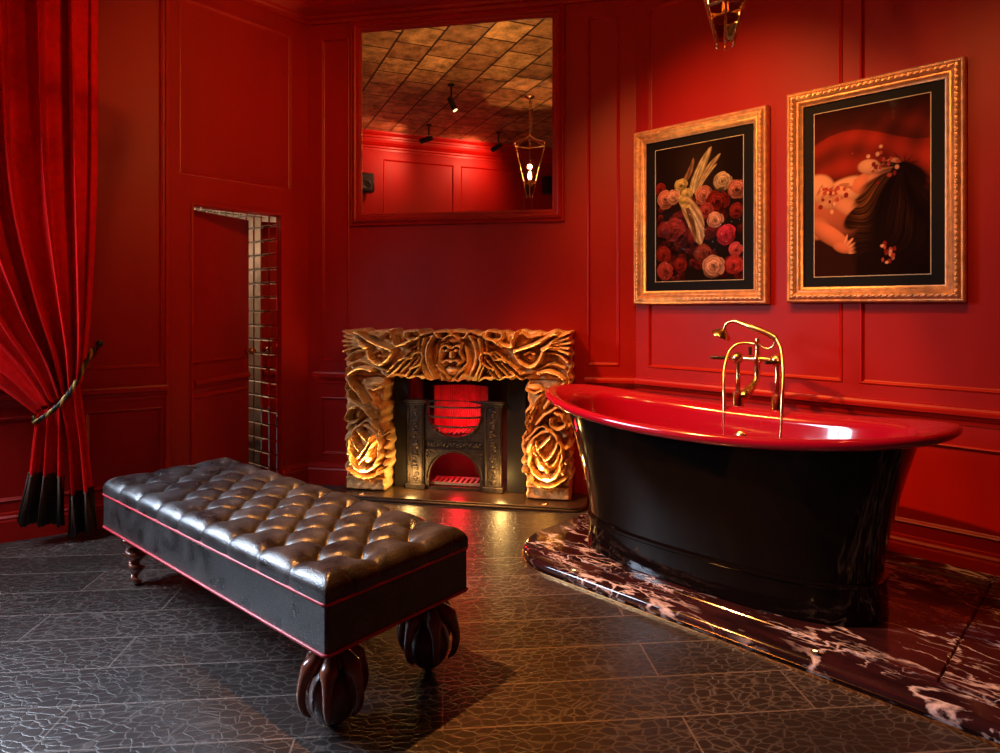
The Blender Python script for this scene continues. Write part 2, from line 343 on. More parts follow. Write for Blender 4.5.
def run(name, fr, x0, x1, prof, m=M_trim, ends=0):
    """extrude profile [(out, z)] along a wall; ends>0 mitres inwards into the corners"""
    rings = []
    for x, s in ((x0, 1), (x1, -1)):
        rings.append([(x+s*h*ends, -h, z) for h, z in prof])
    return MB().loft(rings, True, True).build(name, m, loc=(fr.o.x, fr.o.y, 0), rot=fr.ang, kind='structure')
CORN = [(0, 3.21), (.012, 3.21), (.014, 3.235), (.03, 3.245), (.034, 3.262), (.055, 3.275), (.085, 3.30), (.10, 3.33), (.104, 3.345), (.125, 3.35), (.13, 3.372), (.15, 3.38), (.175, 3.40), (.18, CEIL-.001), (0, CEIL-.001)]
BASE = [(0, 0), (.022, 0), (.022, .105), (.018, .115), (.020, .125), (.010, .135), (.008, .148), (0, .152)]
RAIL = [(0, .705), (.006, .705), (.010, .722), (.020, .732), (.026, .745), (.040, .752), (.042, .768), (.034, .775), (.030, .785), (0, .787)]
for i, (nm, fr) in enumerate((('left', FL), ('left_side', FX), ('window', FW), ('back', FB), ('right', FRt), ('opposite', FO), ('rear', FE))):
    run('trim_cornice_'+nm, fr, 0, fr.L, CORN, ends=.35 if nm in ('back', 'left') else .5)
for nm, fr, a, b in (('left', FL, 0, .152), ('left_side', FX, 0, 1.0), ('window', FW, 0, FW.L), ('right', FRt, 0, FRt.L), ('opposite', FO, 0, FO.L), ('rear', FE, 0, FE.L)):
    run('baseboard_'+nm, fr, a, b, BASE, ends=0)
run('baseboard_left_corner', FL, .75, .962, BASE)
run('baseboard_back_left', FB, 0, .34, BASE); run('baseboard_back_right', FB, 1.92, FB.L, BASE)
run('trim_chair_rail_left', FX, 0, 1.0, RAIL); run('trim_chair_rail_right', FRt, 0, FRt.L, RAIL); run('trim_chair_rail_window', FW, 0, .23, RAIL)
run('trim_chair_rail_opposite', FO, 0, FO.L, RAIL); run('trim_chair_rail_rear', FE, 0, FE.L, RAIL)
run('trim_chair_rail_back_left', FB, .05, .30, RAIL); run('trim_chair_rail_back_right', FB, 1.93, FB.L, RAIL)
# vertical ridge where the side wall meets the door wall
MB().box(-.012, .010, -.010, .004, .16, 3.2, .004).build('trim_corner_bead', M_trim, loc=(J.x, J.y, 0), rot=FL.ang, kind='structure')
# door casing
MB().add([], []).frame(.152-.0, .75+.0, -.02, 1.86, [(-.012, 0), (-.012, .008), (0, .010), (.003, 0), (.003, -.02)]).build('trim_door_casing', M_trim, loc=(J.x, J.y, 0), rot=FL.ang, kind='structure')

# window in the left wall
wo = MB().frame(.25, 1.35, .75, 2.95, [(0, -.10), (0, .02), (.05, .02), (.06, -.02), (.06, -.10)]).box(.78, .82, .02, .05, .8, 2.9).box(.3, 1.3, .02, .05, 1.82, 1.86)
wo = wo.build('window_1', M_trim, loc=(M.x, M.y, 0), rot=FW.ang, kind='structure')
MB().box(.30, 1.30, .034, .038, .8, 2.9).build('pane', M_pane, wo)

# door leaf, ajar into the passage
hinge = FL.p(.160, .09)
dl = MB(); Lf = .585
dl.box(0, Lf, 0, .04, .012, 1.845, .003)
do = dl.build('door_1', M_wall, loc=(hinge.x, hinge.y, 0), rot=FL.ang+R(23), kind='structure')
for a, b, c, d in ((.03, .56, .66, .90),):
    MB().frame(a, b, c, d, [(0, 0), (.004, .008), (.012, .010), (.02, .004), (.026, 0)]).build('panel_moulding', M_trim, do)
MB().loft([[(x, -h*.8, z) for h, z in RAIL] for x in (.04, .56)], True, True).build('rail', M_trim, do)
MB().lathe([(.012, 0), (.02, .01), (.02, .03), (.008, .038), (.022, .05), (.026, .062), (.018, .074), (.001, .078)], 16).map(lambda x, y, z: (x+.545, -z, y+.93)).build('door_knob', M_brass, do, 40)

# passage beyond the door, lined with mirror mosaic
def tiles(mb, fr, x0, x1, z0, z1, y, p=.098):
    nx = int((x1-x0)/p); nz = int((z1-z0)/p)
    for i in range(nx):
        for j in range(nz):
            a = x0+i*p+.003; b = a+p-.006; c = z0+j*p+.003; d = c+p-.006; g = .007
            t = [random.uniform(-.0014, .0014) for _ in range(2)]
            mb.add([(a, y, c), (b, y, c), (b, y, d), (a, y, d), (a+g, y-.006+t[0], c+g), (b-g, y-.006+t[1], c+g), (b-g, y-.006+t[1], d-g), (a+g, y-.006+t[0], d-g)],
                   [(0, 1, 5, 4), (1, 2, 6, 5), (2, 3, 7, 6), (3, 0, 4, 7), (4, 5, 6, 7)])
jr = FL.p(.752, .13); jl = FL.p(-.10, .13)
je = FL.p(.752, .012)
FP = Frame(Vector((jr.x, jr.y))+Vector(FL.y)*1.5, Vector((je.x, je.y)))     # right side of the passage, seen from inside
M_grout = mat('dark_grout', (.05, .045, .04), .6)
pw = MB().box(0, FP.L, 0, .05, -.02, 2.2).build('wall_passage_right', M_grout, loc=(FP.o.x, FP.o.y, 0), rot=FP.ang, kind='structure')
t = MB(); tiles(t, FP, .02, FP.L, .03, 2.1, -.001, .098); t.build('mirror_tiles', M_mirror, pw)
FP2 = Frame(Vector((jl.x, jl.y))+Vector(FL.y)*1.5, Vector((jr.x, jr.y))+Vector(FL.y)*1.5)
MB().box(0, FP2.L, 0, .05, -.02, 2.2).build('wall_passage_end', mat('passage_stone', (.35, .26, .18), .5, var=.4, vscale=5), loc=(FP2.o.x, FP2.o.y, 0), rot=FP2.ang, kind='structure')
FP3 = Frame(Vector((jl.x, jl.y)), Vector((jl.x, jl.y))+Vector(FL.y)*1.5)
o3 = MB().box(0, FP3.L, 0, .05, -.02, 2.2).build('wall_passage_left', mat('passage_plaster', (.55, .42, .32), .5, var=.5, vscale=3), loc=(FP3.o.x, FP3.o.y, 0), rot=FP3.ang, kind='structure')
a, b = FL.loc(jl.x, jl.y); 
pc = MB().box(-.10, .80, .13, 1.7, 2.06, 2.10).build('ceiling_passage', M_grout, loc=(J.x, J.y, 0), rot=FL.ang, kind='structure')
t = MB(); tiles(t, None, -.10, .752, .14, 1.6, 0, .098); t.map(lambda x, y, z: (x, z, 2.059+y)); t.build('mirror_tiles', M_mirror, pc)
MB().box(-.10, .80, .0, 1.7, -.05, -.001).build('floor_passage', M_floor, loc=(J.x, J.y, 0), rot=FL.ang, kind='structure')
q = FL.p(.15, 1.05, 1.7); light('passage_fill_light', 'POINT', q, 14, (1, .80, .62), shadow_soft_size=.08)  # added warm lamp, no fixture, so the mirror tiles catch something bright

# ---------------------------------------------------------------- fireplace
FX0 = 1.11
fp = FB.p(FX0, 0, 0)
he = thing('hearth_slab', 'dark stone hearth slab with rounded corners under the carved fireplace', 'hearth', fp, FB.ang)
def rrect(x0, x1, y0, y1, r, n=8, corners=(1, 1, 1, 1)):
    pts = []
    for (cx, cy, a0, on) in ((x0+r, y0+r, 180, corners[0]), (x1-r, y0+r, 270, corners[1]), (x1-r, y1-r, 0, corners[2]), (x0+r, y1-r, 90, corners[3])):
        if on: pts += [(cx+r*math.cos(R(a0+90*k/n)), cy+r*math.sin(R(a0+90*k/n))) for k in range(n+1)]
        else: pts += [(cx+math.copysign(r, cx-(x0+x1)/2), cy+math.copysign(r, cy-(y0+y1)/2))]
    return pts
def inset(pts, d):
    n = len(pts); out = []
    for i in range(n):
        a = np.array(pts[i-1]); b = np.array(pts[i]); c = np.array(pts[(i+1) % n])
        e1 = b-a; e2 = c-b; e1 = e1/(np.linalg.norm(e1)+1e-9); e2 = e2/(np.linalg.norm(e2)+1e-9)
        nn = np.array([-(e1+e2)[1], (e1+e2)[0]]); nn /= (np.linalg.norm(nn)+1e-9)
        k = max(.5, nn.dot(np.array([-e1[1], e1[0]])))
        out.append(tuple(b+nn*d/k))
    return out
def prism(mb, pts, prof):
    """prof: (inset, z)"""
    return mb.loft([[(x, y, z) for x, y in inset(pts, i)] for i, z in prof], True, True)
hp = rrect(-.80, .845, -.325, -.004, .10, 8, (1, 1, 0, 0))
M_hearth = mat('dark_polished_hearth', (.03, .016, .008), .3, var=.3, vscale=12)
prism(MB(), hp, [(.004, 0), (0, .004), (0, .012), (.006, .018), (.006, .022), (0, .026), (.004, .030)]).build('slab', M_hearth, he, 30)

su = thing('fireplace_surround', 'carved golden wooden fireplace surround with winged corners and oval shields', 'fireplace', (fp.x, fp.y, .030), FB.ang)
W2 = .75; OP = .470; ZT = 1.055; ZO = .75; DEP = .165
# relief raster, left half drawn in photograph proportions and mirrored
GS = .003; gx = np.arange(-W2-.03, W2+.031, GS); gz = np.arange(-.01, ZT+.04, GS); HM = np.zeros((len(gz), len(gx)))
XX, ZZ = np.meshgrid(gx, gz)
def L2(px, py): return ((px-343)/115.0*W2-W2, ZT-(py-329)/171.0*(ZT+.0))
def stroke(P, w, h, mir=True, sharp=1.0, w1=None):
    pts = cr_pts([L2(*p) for p in P], 8)
    w1 = w if w1 is None else w1
    for s in ((1, -1) if mir else (1,)):
        acc = np.zeros_like(HM)
        for i in range(len(pts)-1):
            (ax, az), (bx, bz) = pts[i], pts[i+1]; ax *= s; bx *= s
            ww = w+(w1-w)*i/len(pts); m = ww*1.1+.02
            i0 = max(0, int((min(ax, bx)-m-gx[0])/GS)); i1 = int((max(ax, bx)+m-gx[0])/GS)+1
            j0 = max(0, int((min(az, bz)-m-gz[0])/GS)); j1 = int((max(az, bz)+m-gz[0])/GS)+1
            X = XX[j0:j1, i0:i1]; Z = ZZ[j0:j1, i0:i1]
            if X.size == 0: continue
            dx, dz = bx-ax, bz-az; L = dx*dx+dz*dz+1e-9
            t = np.clip(((X-ax)*dx+(Z-az)*dz)/L, 0, 1)
            d = np.hypot(X-ax-t*dx, Z-az-t*dz)/ww
            v = h*np.clip(1-d*d, 0, 1)**(.5*sharp)
            acc[j0:j1, i0:i1] = np.maximum(acc[j0:j1, i0:i1], v)
        np.copyto(HM, np.maximum(HM, acc*1.0)+np.minimum(HM, acc)*.25)
def blob(px, py, rx, ry, h, mir=True, ring=0, rot=0):
    cx, cz = L2(px, py); rx *= .0065; ry *= .0062
    for s in ((1, -1) if mir else (1,)):
        dx = (XX-cx*s)*s; dz = ZZ-cz; c, q = math.cos(rot), math.sin(rot)
        d = np.hypot((dx*c+dz*q)/rx, (-dx*q+dz*c)/ry)
        if ring: v = h*np.clip(1-((d-1)/ring)**2, 0, 1)**.5
        else: v = h*np.clip(1-d*d, 0, 1)**.5
        np.copyto(HM, np.maximum(HM, v)+np.minimum(HM, v)*.2)
# smoky base undulation
for kx, kz, a, ph in ((23, 31, .006, 0), (47, -29, .004, 1), (-61, 53, .003, 2.3), (90, 77, .002, 4)):
    HM += a*(1+np.sin(np.abs(XX)*kx+ZZ*kz+ph))/1
# wing at the outer corner
for k, (ex, ey) in enumerate(((345, 330), (342.5, 335), (342, 340.5), (343, 346), (346, 351))):
    stroke([(369, 346), (358-k*.3, 337+k*2.6), (ex, ey)], .0155, .055, w1=.012, sharp=.8)
stroke([(358, 332), (368, 336), (376, 341), (388, 346), (396, 349)], .020, .072, w1=.010)
stroke([(369, 346), (373, 358), (382, 365), (390, 361), (396, 353), (397, 348)], .018, .062, w1=.009)
blob(382, 355, 5, 4, .035); stroke([(378, 352), (383, 350), (388, 353)], .008, .05)
stroke([(346, 360), (356, 352), (368, 350)], .014, .04); stroke([(350, 366), (362, 362), (376, 368), (390, 372)], .012, .035)
stroke([(372, 332), (382, 335), (390, 332), (398, 336)], .010, .045)
# leaves and diagonal flutes
stroke([(395, 330), (399, 337), (401, 344), (410, 342), (416, 338)], .014, .065); blob(398, 332, 5, 4, .06)
blob(417, 334, 8, 5, .055, ring=.35); stroke([(409, 345), (416, 339), (424, 337), (428, 332)], .007, .07)
for k in range(5):
    stroke([(391+k*6.5, 372+k*1.0), (404+k*5.5, 360+k*.8), (416+k*3.6, 349+k*1.5)], .0075, .050+.006*(k % 2), w1=.005, sharp=.8)
stroke([(405, 360), (410, 357), (416, 358), (421, 352), (428, 352), (430, 358), (424, 364), (417, 368)], .006, .068)
stroke([(390, 377), (400, 374), (412, 377), (424, 375), (436, 379), (450, 380)], .009, .045)
# columns beside the middle
stroke([(431, 336), (429, 350), (430, 364), (437, 377)], .012, .075, w1=.010)
stroke([(440, 334), (434, 345), (434, 360), (441, 376)], .009, .085)
stroke([(425, 338), (424, 350), (427, 364), (432, 376)], .006, .06)
blob(437, 334, 6, 3.5, .07); stroke([(428, 333), (434, 330), (441, 331), (445, 336)], .008, .08)
blob(449, 333, 5, 3, .06, ring=.5); stroke([(442, 331), (452, 329.5), (458, 333)], .009, .07)
# grotesque mask in the middle
blob(458, 358, 14, 20, .045, mir=False, ring=.22)
blob(453.5, 349, 2.6, 2.2, .085); blob(458, 353, 2.2, 4.5, .10, mir=False); stroke([(449, 345), (453, 344), (457, 347)], .006, .09)
stroke([(448, 342), (450, 350), (447, 358), (452, 363)], .007, .07); stroke([(450, 361), (454, 358.5), (458, 360)], .006, .085)
blob(458, 369, 9, 5, .085, mir=False); stroke([(444, 363), (449, 369), (456, 375)], .007, .08); stroke([(447, 372), (452, 378), (458, 381)], .008, .07)
blob(458, 338, 6, 4, .07, mir=False); stroke([(450, 338), (454, 335), (458, 334)], .006, .085)
# jamb: serpent coils
stroke([(374, 371), (364, 369), (354, 373), (350, 380), (354, 388), (361, 395), (368, 405)], .017, .065, w1=.014)
stroke([(351, 394), (354, 402), (361, 408), (368, 413), (375, 422)], .015, .062, w1=.012)
blob(377, 386, 8, 3.6, .055, rot=.1); stroke([(370, 388), (378, 391), (384, 387)], .007, .06)
stroke([(371, 392), (377, 400), (380, 410)], .009, .05)
for k in range(4): stroke([(376+k*2.3, 404+k*1.2), (380+k*2, 418+k*2), (382+k*1.4, 431+k*1.5), (378+k, 441)], .0055, .052, w1=.004)
stroke([(358, 410), (351, 414), (349, 422), (355, 427), (362, 423), (362, 417)], .012, .062)
stroke([(364, 428), (370, 424), (377, 429), (381, 438)], .012, .06)
stroke([(346, 370), (346, 385), (347, 400)], .008, .035)
# oval shield
blob(366, 453, 14.5, 24, .052); blob(366, 453, 14.5, 24, .066, ring=.13)
stroke([(356, 441), (360, 450), (365, 456)], .010, .080); stroke([(362, 434), (367, 440), (372, 446)], .010, .078)
stroke([(374, 440), (370, 451), (362, 463)], .006, .092); stroke([(376, 446), (371, 458), (364, 468)], .006, .088); stroke([(354, 449), (357, 458), (360, 462)], .007, .076)
blob(368, 462, 8, 10, .072); blob(366, 474, 4, 2.5, .085)
for k, (bx, by) in enumerate(((384, 452), (385, 461), (384, 470), (380, 478), (349, 433), (348, 446), (348, 460), (351, 471), (347, 424), (386, 443))): blob(bx, by, 3.4, 3.6, .045)
stroke([(349, 476), (356, 482), (366, 485), (376, 483), (383, 478)], .010, .05)
HM[gz < .085] *= .25
HM[gz < .085] += .030
def blur(A, k):
    for ax in (0, 1):
        P = np.concatenate([np.take(A, [0]*(k+1), ax), A, np.take(A, [-1]*k, ax)], ax); c = np.cumsum(P, ax)
        n = A.shape[ax]; A = (np.take(c, range(2*k+1, 2*k+1+n), ax)-np.take(c, range(0, n), ax))/(2*k+1) if P.shape[ax] > 2*k+n else A
    return A
_r = np.random.RandomState(11); nz_ = blur(blur(_r.rand(*HM.shape), 2), 1)-.5
HM = HM+1.1*(HM-blur(blur(HM, 5), 5))+nz_*.018+.0
HM = np.clip(HM*1.15, -.02, .13)
def hs(x, z):
    i = min(max(int(round((x-gx[0])/GS)), 0), len(gx)-1); j = min(max(int(round((z-gz[0])/GS)), 0), len(gz)-1)
    return HM[j, i]
def carved(name, x0, x1, z0, z1, wob):
    st = .0036; nx = int((x1-x0)/st); nz = int((z1-z0)/st); mb = MB(); V = []; Fc = []
    for j in range(nz+1):
        for i in range(nx+1):
            u, v = i/nx, j/nz; x = x0+(x1-x0)*u; z = z0+(z1-z0)*v
            dx, dz = wob(x, z, u, v)
            edge = min(min(u, 1-u)*(x1-x0), min(v, 1-v)*(z1-z0))
            h = hs(x, z); r = max(0., 1-edge/.014)
            y = -(DEP+h*(1-.35*r*r)-.02*r*r)
            V.append((x+dx, y, z+dz))
    n = nx+1
    for j in range(nz):
        for i in range(nx): Fc.append((j*n+i, j*n+i+1, (j+1)*n+i+1, (j+1)*n+i))
    bd = [i for i in range(n)]+[j*n+nx for j in range(1, nz+1)]+[nz*n+i for i in range(nx-1, -1, -1)]+[j*n for j in range(nz-1, 0, -1)]
    b0 = len(V)
    for k in bd: V.append((V[k][0], -.0005, V[k][2]))
    m = len(bd)
    for k in range(m): Fc.append((bd[k], b0+k, b0+(k+1) % m, bd[(k+1) % m]))
    Fc.append(tuple(range(b0, b0+m)))
    mb.add(V, Fc); return mb.build(name, M_carve, su, 60)
def wobj(sgn):
    def f(x, z, u, v):
        uo = (u if sgn < 0 else 1-u)      # 0 on the outer edge, 1 on the inner edge
        o = .006*math.sin(z*95)+.004*math.sin(z*41+1); inn = .008*math.sin(z*38+.5)+.006*math.sin(z*83)+.034*math.exp(-((z-.28)/.17)**2)-.010*math.exp(-(z/.05)**2)
        if z < .1: o = -.008
        d = -o*(1-uo)**3+inn*uo**3
        return (d if sgn < 0 else -d, 0)
    return f
carved('carved_jamb', -W2, -OP, 0, ZO-.001, wobj(-1)); carved('carved_jamb', OP, W2, 0, ZO-.001, wobj(1))
def wobl(x, z, u, v):
    e = v**4*(.006*math.sin(abs(x)*60+1)+.006*math.sin(abs(x)*31)) - (1-v)**4*(.006*math.sin(abs(x)*90)+.018*math.exp(-(x/.25)**2))*(abs(x) < OP)
    return (math.copysign(1, x)*(abs(x)/W2)**12*.006*math.sin(z*85), e)
carved('carved_lintel', -W2, W2, ZO, ZT, wobl)
# slips
for s in (-1, 1):
    a, b = sorted((s*(.322+.03*(s < 0)), s*.445)); MB().box(a, b, -.075, -.003, .0, .745, .002).build('slate_slip', M_slip, su)
# cast iron grate
fg = FB.p(FX0-.030, 0, .030)
gr = thing('fire_grate', 'ornate cast iron fire grate glowing red inside the fireplace', 'grate', fg, FB.ang)
def plate(mb, rect, hole, y0, y1):
    x0, x1, z0, z1 = rect; cx = sum(p[0] for p in hole)/len(hole); cz = sum(p[1] for p in hole)/len(hole)
    o = []
    for (x, z) in hole:
        dx, dz = x-cx, z-cz; t = 1e9
        if dx > 1e-9: t = min(t, (x1-cx)/dx)
        if dx < -1e-9: t = min(t, (x0-cx)/dx)
        if dz > 1e-9: t = min(t, (z1-cz)/dz)
        if dz < -1e-9: t = min(t, (z0-cz)/dz)
        o.append((cx+dx*t, cz+dz*t))
    mb.loft([[(x, y1, z) for x, z in hole], [(x, y0, z) for x, z in hole], [(x, y0, z) for x, z in o], [(x, y1, z) for x, z in o]], True)
    # fill the corners left by radial projection
    n = len(o)
    for (qx, qz) in ((x0, z0), (x1, z0), (x1, z1), (x0, z1)):
        for i in range(n):
            a, b = o[i], o[(i+1) % n]
            if abs(a[0]-qx) < 1e-6 and abs(b[1]-qz) < 1e-6 or abs(b[0]-qx) < 1e-6 and abs(a[1]-qz) < 1e-6:
                mb.add([(a[0], y0, a[1]), (b[0], y0, b[1]), (qx, y0, qz)], [(0, 1, 2)])
RB = .178
up_hole = [(RB*math.cos(a), .515+RB*math.sin(a)*.92) for a in [PI+PI*k/32 for k in range(33)]]+[(RB, .57), (.09, .585), (-.09, .585), (-RB, .57)]
mb = MB(); plate(mb, (-.205, .205, .325, .587), up_hole, -.085, -.055)
lo_hole = [(.172*math.cos(a), .075+.172*math.sin(a)) for a in [PI*k/32 for k in range(33)]]+[(-.172, .016), (0, .016), (.172, .016)]
plate(mb, (-.205, .205, .002, .262), lo_hole, -.085, -.055)
mb.box(-.205, .205, -.078, -.055, .262, .325)
mb.build('grate_front', M_iron, gr, 30)
mb = MB()
for k in range(-8, 9):    # ornament band and beaded arches
    mb.ball((k*.022, -.080, .294+.008*math.cos(k*1.6)), (.011, .007, .008+.004*(k % 2)), 8, 6)
mb.tube([(.188*math.cos(a), -.087, .075+.186*math.sin(a)) for a in [PI*k/30 for k in range(31)]], .005, 6)
mb.tube([(RB*1.04*math.cos(a), -.087, .515+RB*.96*math.sin(a)) for a in [PI+PI*k/30 for k in range(31)]], .005, 6)
for z in (.262, .326): mb.box(-.2, .2, -.088, -.078, z-.003, z+.003)
for k in range(-4, 5): mb.tube([(k*.035-.012, -.079, .28), (k*.035, -.082, .30), (k*.035+.014, -.079, .312)], .004, 6)
for s in (-1, 1):
    for (x, z) in ((.185, .235), (.170, .245), (.188, .215)): mb.ball((s*x, -.086, z), (.010, .005, .008), 8, 6)
mb.build('cast_ornament', M_iron, gr, 60)
for s in (-1, 1):
    mb = MB(); c = s*.262
    mb.box(c-.058, c+.058, -.100, -.055, .0, .555, .003).box(c-.068, c+.068, -.112, -.055, 0, .035, .004).box(c-.064, c+.064, -.108, -.055, .555, .572, .003).box(c-.076, c+.076, -.120, -.055, .572, .592, .005)
    for k in range(14): mb.ball((c+.012*math.sin(k*1.3), -.101, .065+k*.036), (.016, .006, .014), 8, 6)
    for k in range(7): mb.ball((c+(k-3)*.001, -.103, .075+k*.075), (.024, .006, .010), 8, 6)
    for q in (-.046, .046): mb.tube([(c+q, -.101, .04), (c+q, -.101, .55)], .005, 6)
    mb.build('side_pillar', M_iron, gr, 40)
for i, z in enumerate((.552, .487, .425)):
    hw = RB*math.sqrt(max(.05, 1-((.515-z)/(RB*.92))**2)) if z < .515 else RB
    MB().tube([(hw*math.cos(a), -.088-.055*math.sin(a)*1.0, z) for a in [PI*k/20 for k in range(21)]], .0065, 8).build('grate_bar', M_iron, gr, 60)
mb = MB()
for k in range(9): mb.tube([(-.13+k*.0325, -.105, .372+abs(k-4)*.006), (-.13+k*.0325, .06, .372+abs(k-4)*.006)], .005, 6)
mb.build('basket_bottom', M_ash, gr, 60)
mb = MB()
for k in range(10): mb.box(-.17+k*.036, -.152+k*.036, -.05, .10, .028, .036)
mb.box(-.172, .172, -.055, -.045, .024, .040); mb.box(-.172, .172, .09, .10, .024, .040)
mb.build('ash_grid', M_ash, gr)
mb = MB(); rings = []
for k in range(61):
    a = R(200+140*k/60); r = .20+.0035*math.cos(k*2*PI/2.5); rings.append((r*math.cos(a), .06-r*math.sin(a)*.5-.10, 0))
mb.loft([[(x, -y*.0+(.17-abs(x)*abs(x)*2.2)+.004*math.cos(i*PI), z) for i, (x, y, _) in enumerate(rings)] for z in (.33, .665)], False)
mb.build('fluted_fireback', M_fireback, gr)
# firebox behind
mb = MB()
mb.add([(-.287, -.001, 0), (.347, -.001, 0), (.347, -.001, .757), (-.287, -.001, .757), (-.28, .24, 0), (.34, .24, 0), (.34, .24, .757), (-.28, .24, .757)], [(0, 1, 5, 4), (1, 2, 6, 5), (2, 3, 7, 6), (3, 0, 4, 7), (4, 5, 6, 7)])
mb.build('firebox', M_soot, gr)
q = FB.p(FX0, -.02, .50); light('ember_light_upper', 'POINT', q, 1.6, (1, .010, .03), shadow_soft_size=.03)
q = FB.p(FX0, .10, .62); light('ember_light_back', 'POINT', FB.p(FX0, .06, .45), 1.2, (1, .010, .03), shadow_soft_size=.03)
light('ember_light_lower', 'POINT', FB.p(FX0-.03, .0, .21), 7, (1, .008, .02), shadow_soft_size=.03)
# recessed uplights in the hearth
for i, s in enumerate((-1, 1)):
    o = thing('hearth_uplight', 'small brass uplight in the hearth before the %s jamb' % ('left' if s < 0 else 'right'), 'uplight', FB.p(FX0+s*.59, -.295, .030), FB.ang, 'hearth uplights')
    MB().lathe([(.001, .0), (.019, 0), (.019, .003), (.014, .004), (.013, .002), (.001, .002)], 20).build('bezel', M_brass, o, 40)
    MB().lathe([(.001, .0022), (.012, .0022), (.012, .003), (.001, .003)], 16).build('lens', M_lens2, o)
    a = FB.p(FX0+s*.59, -.305, .045); b = FB.p(FX0+s*.60, -.25, .75)
    light('uplight_beam', 'SPOT', a, 72, (1, .72, .26), b, spot_size=R(84), spot_blend=1, shadow_soft_size=.02)
for s in (-.59, .59): light('uplight_ceiling_beam', 'SPOT', FB.p(FX0+s, -.315, .05), 260, (1, .60, .22), FB.p(FX0+s*.7, -.85, CEIL), spot_size=R(46), spot_blend=1, shadow_soft_size=.02)
# added lamps without a fixture, low in the opening, to brighten the lintel
for s in (-.3, .3):
    light('lintel_fill_light', 'POINT', FB.p(FX0+s, -.18, .12), 4.5, (1, .58, .17), shadow_soft_size=.03)

# ---------------------------------------------------------------- mirror over the fireplace
mi = thing('wall_mirror', 'large square mirror in a red moulded frame above the fireplace', 'mirror', FB.p(0, 0, 0), FB.ang)
g0, g1, gz0, gz1 = .408, 1.717, 1.879, 3.148
fw = .085
MB().frame(g0-fw, g1+fw, gz0-fw, gz1+.062, [(0, 0), (0, .018), (.006, .024), (.012, .018), (.018, .020), (.026, .036), (.040, .046), (.050, .040), (.056, .030), (.066, .032), (.074, .022), (.080, .018), (.082, .004)]).map(lambda x, y, z: (x, y, z if z < 3 else z)).build('mirror_frame', M_trim, mi, 25)
MB().box(g0-.01, g1+.01, -.008, -.002, gz0-.01, gz1+.0).build('mirror_glass', M_mirror, mi)
# ---------------------------------------------------------------- ceiling things
def to_room(px, py, z):
    """point at height z seen in the mirror at a pixel"""
    Y = (z-H)/((YH-py)/F); v = Vector(((px-500)/F*Y, Y)); n = Vector((FB.y.x, FB.y.y)); d = (v-CL).dot(n)
    return v-n*2*d
labels = ['black ceiling spotlight over the leather bench, seen alone mid-ceiling in the mirror', 'black ceiling spotlight on a bent arm, left one above the cornice in the mirror', 'black ceiling spotlight at the right above the cornice in the mirror', 'ceiling spotlight aimed at the flower picture', 'ceiling spotlight aimed at the right picture', 'added unseen ceiling spotlight, warm fill for the doorway wall']
for i, (sx, sy) in enumerate(SPOTS):
    o = thing('ceiling_spotlight', labels[i], 'spotlight', (sx, sy, CEIL), 0, 'black ceiling spotlights')
    aim = Vector(AIMS[i])-Vector((sx, sy, CEIL-.22)); d = aim.normalized(); c = Vector((0, 0, -.17))
    MB().lathe([(.001, 0), (.035, 0), (.035, -.012), (.010, -.018), (.008, -.13), (.001, -.13)], 16).build('mount', M_spk, o, 40)
    b = c-d*.05; e = c+d*.11
    MB().tube([b, b+d*.01, e-d*.02, e, e-d*.008], [.020, .028, .030, .032, .025], 16).build('spot_head', M_spk, o, 40)
    MB().tube([e-d*.007, e-d*.002], [.024, .024], 16).build('lens', M_lens, o)
    light('spot_beam', 'SPOT', Vector((sx, sy, CEIL))+c+d*.13, POW[i], SPCOL[i], AIMS[i], spot_size=R(ANG[i]), spot_blend=.9, shadow_soft_size=.03)

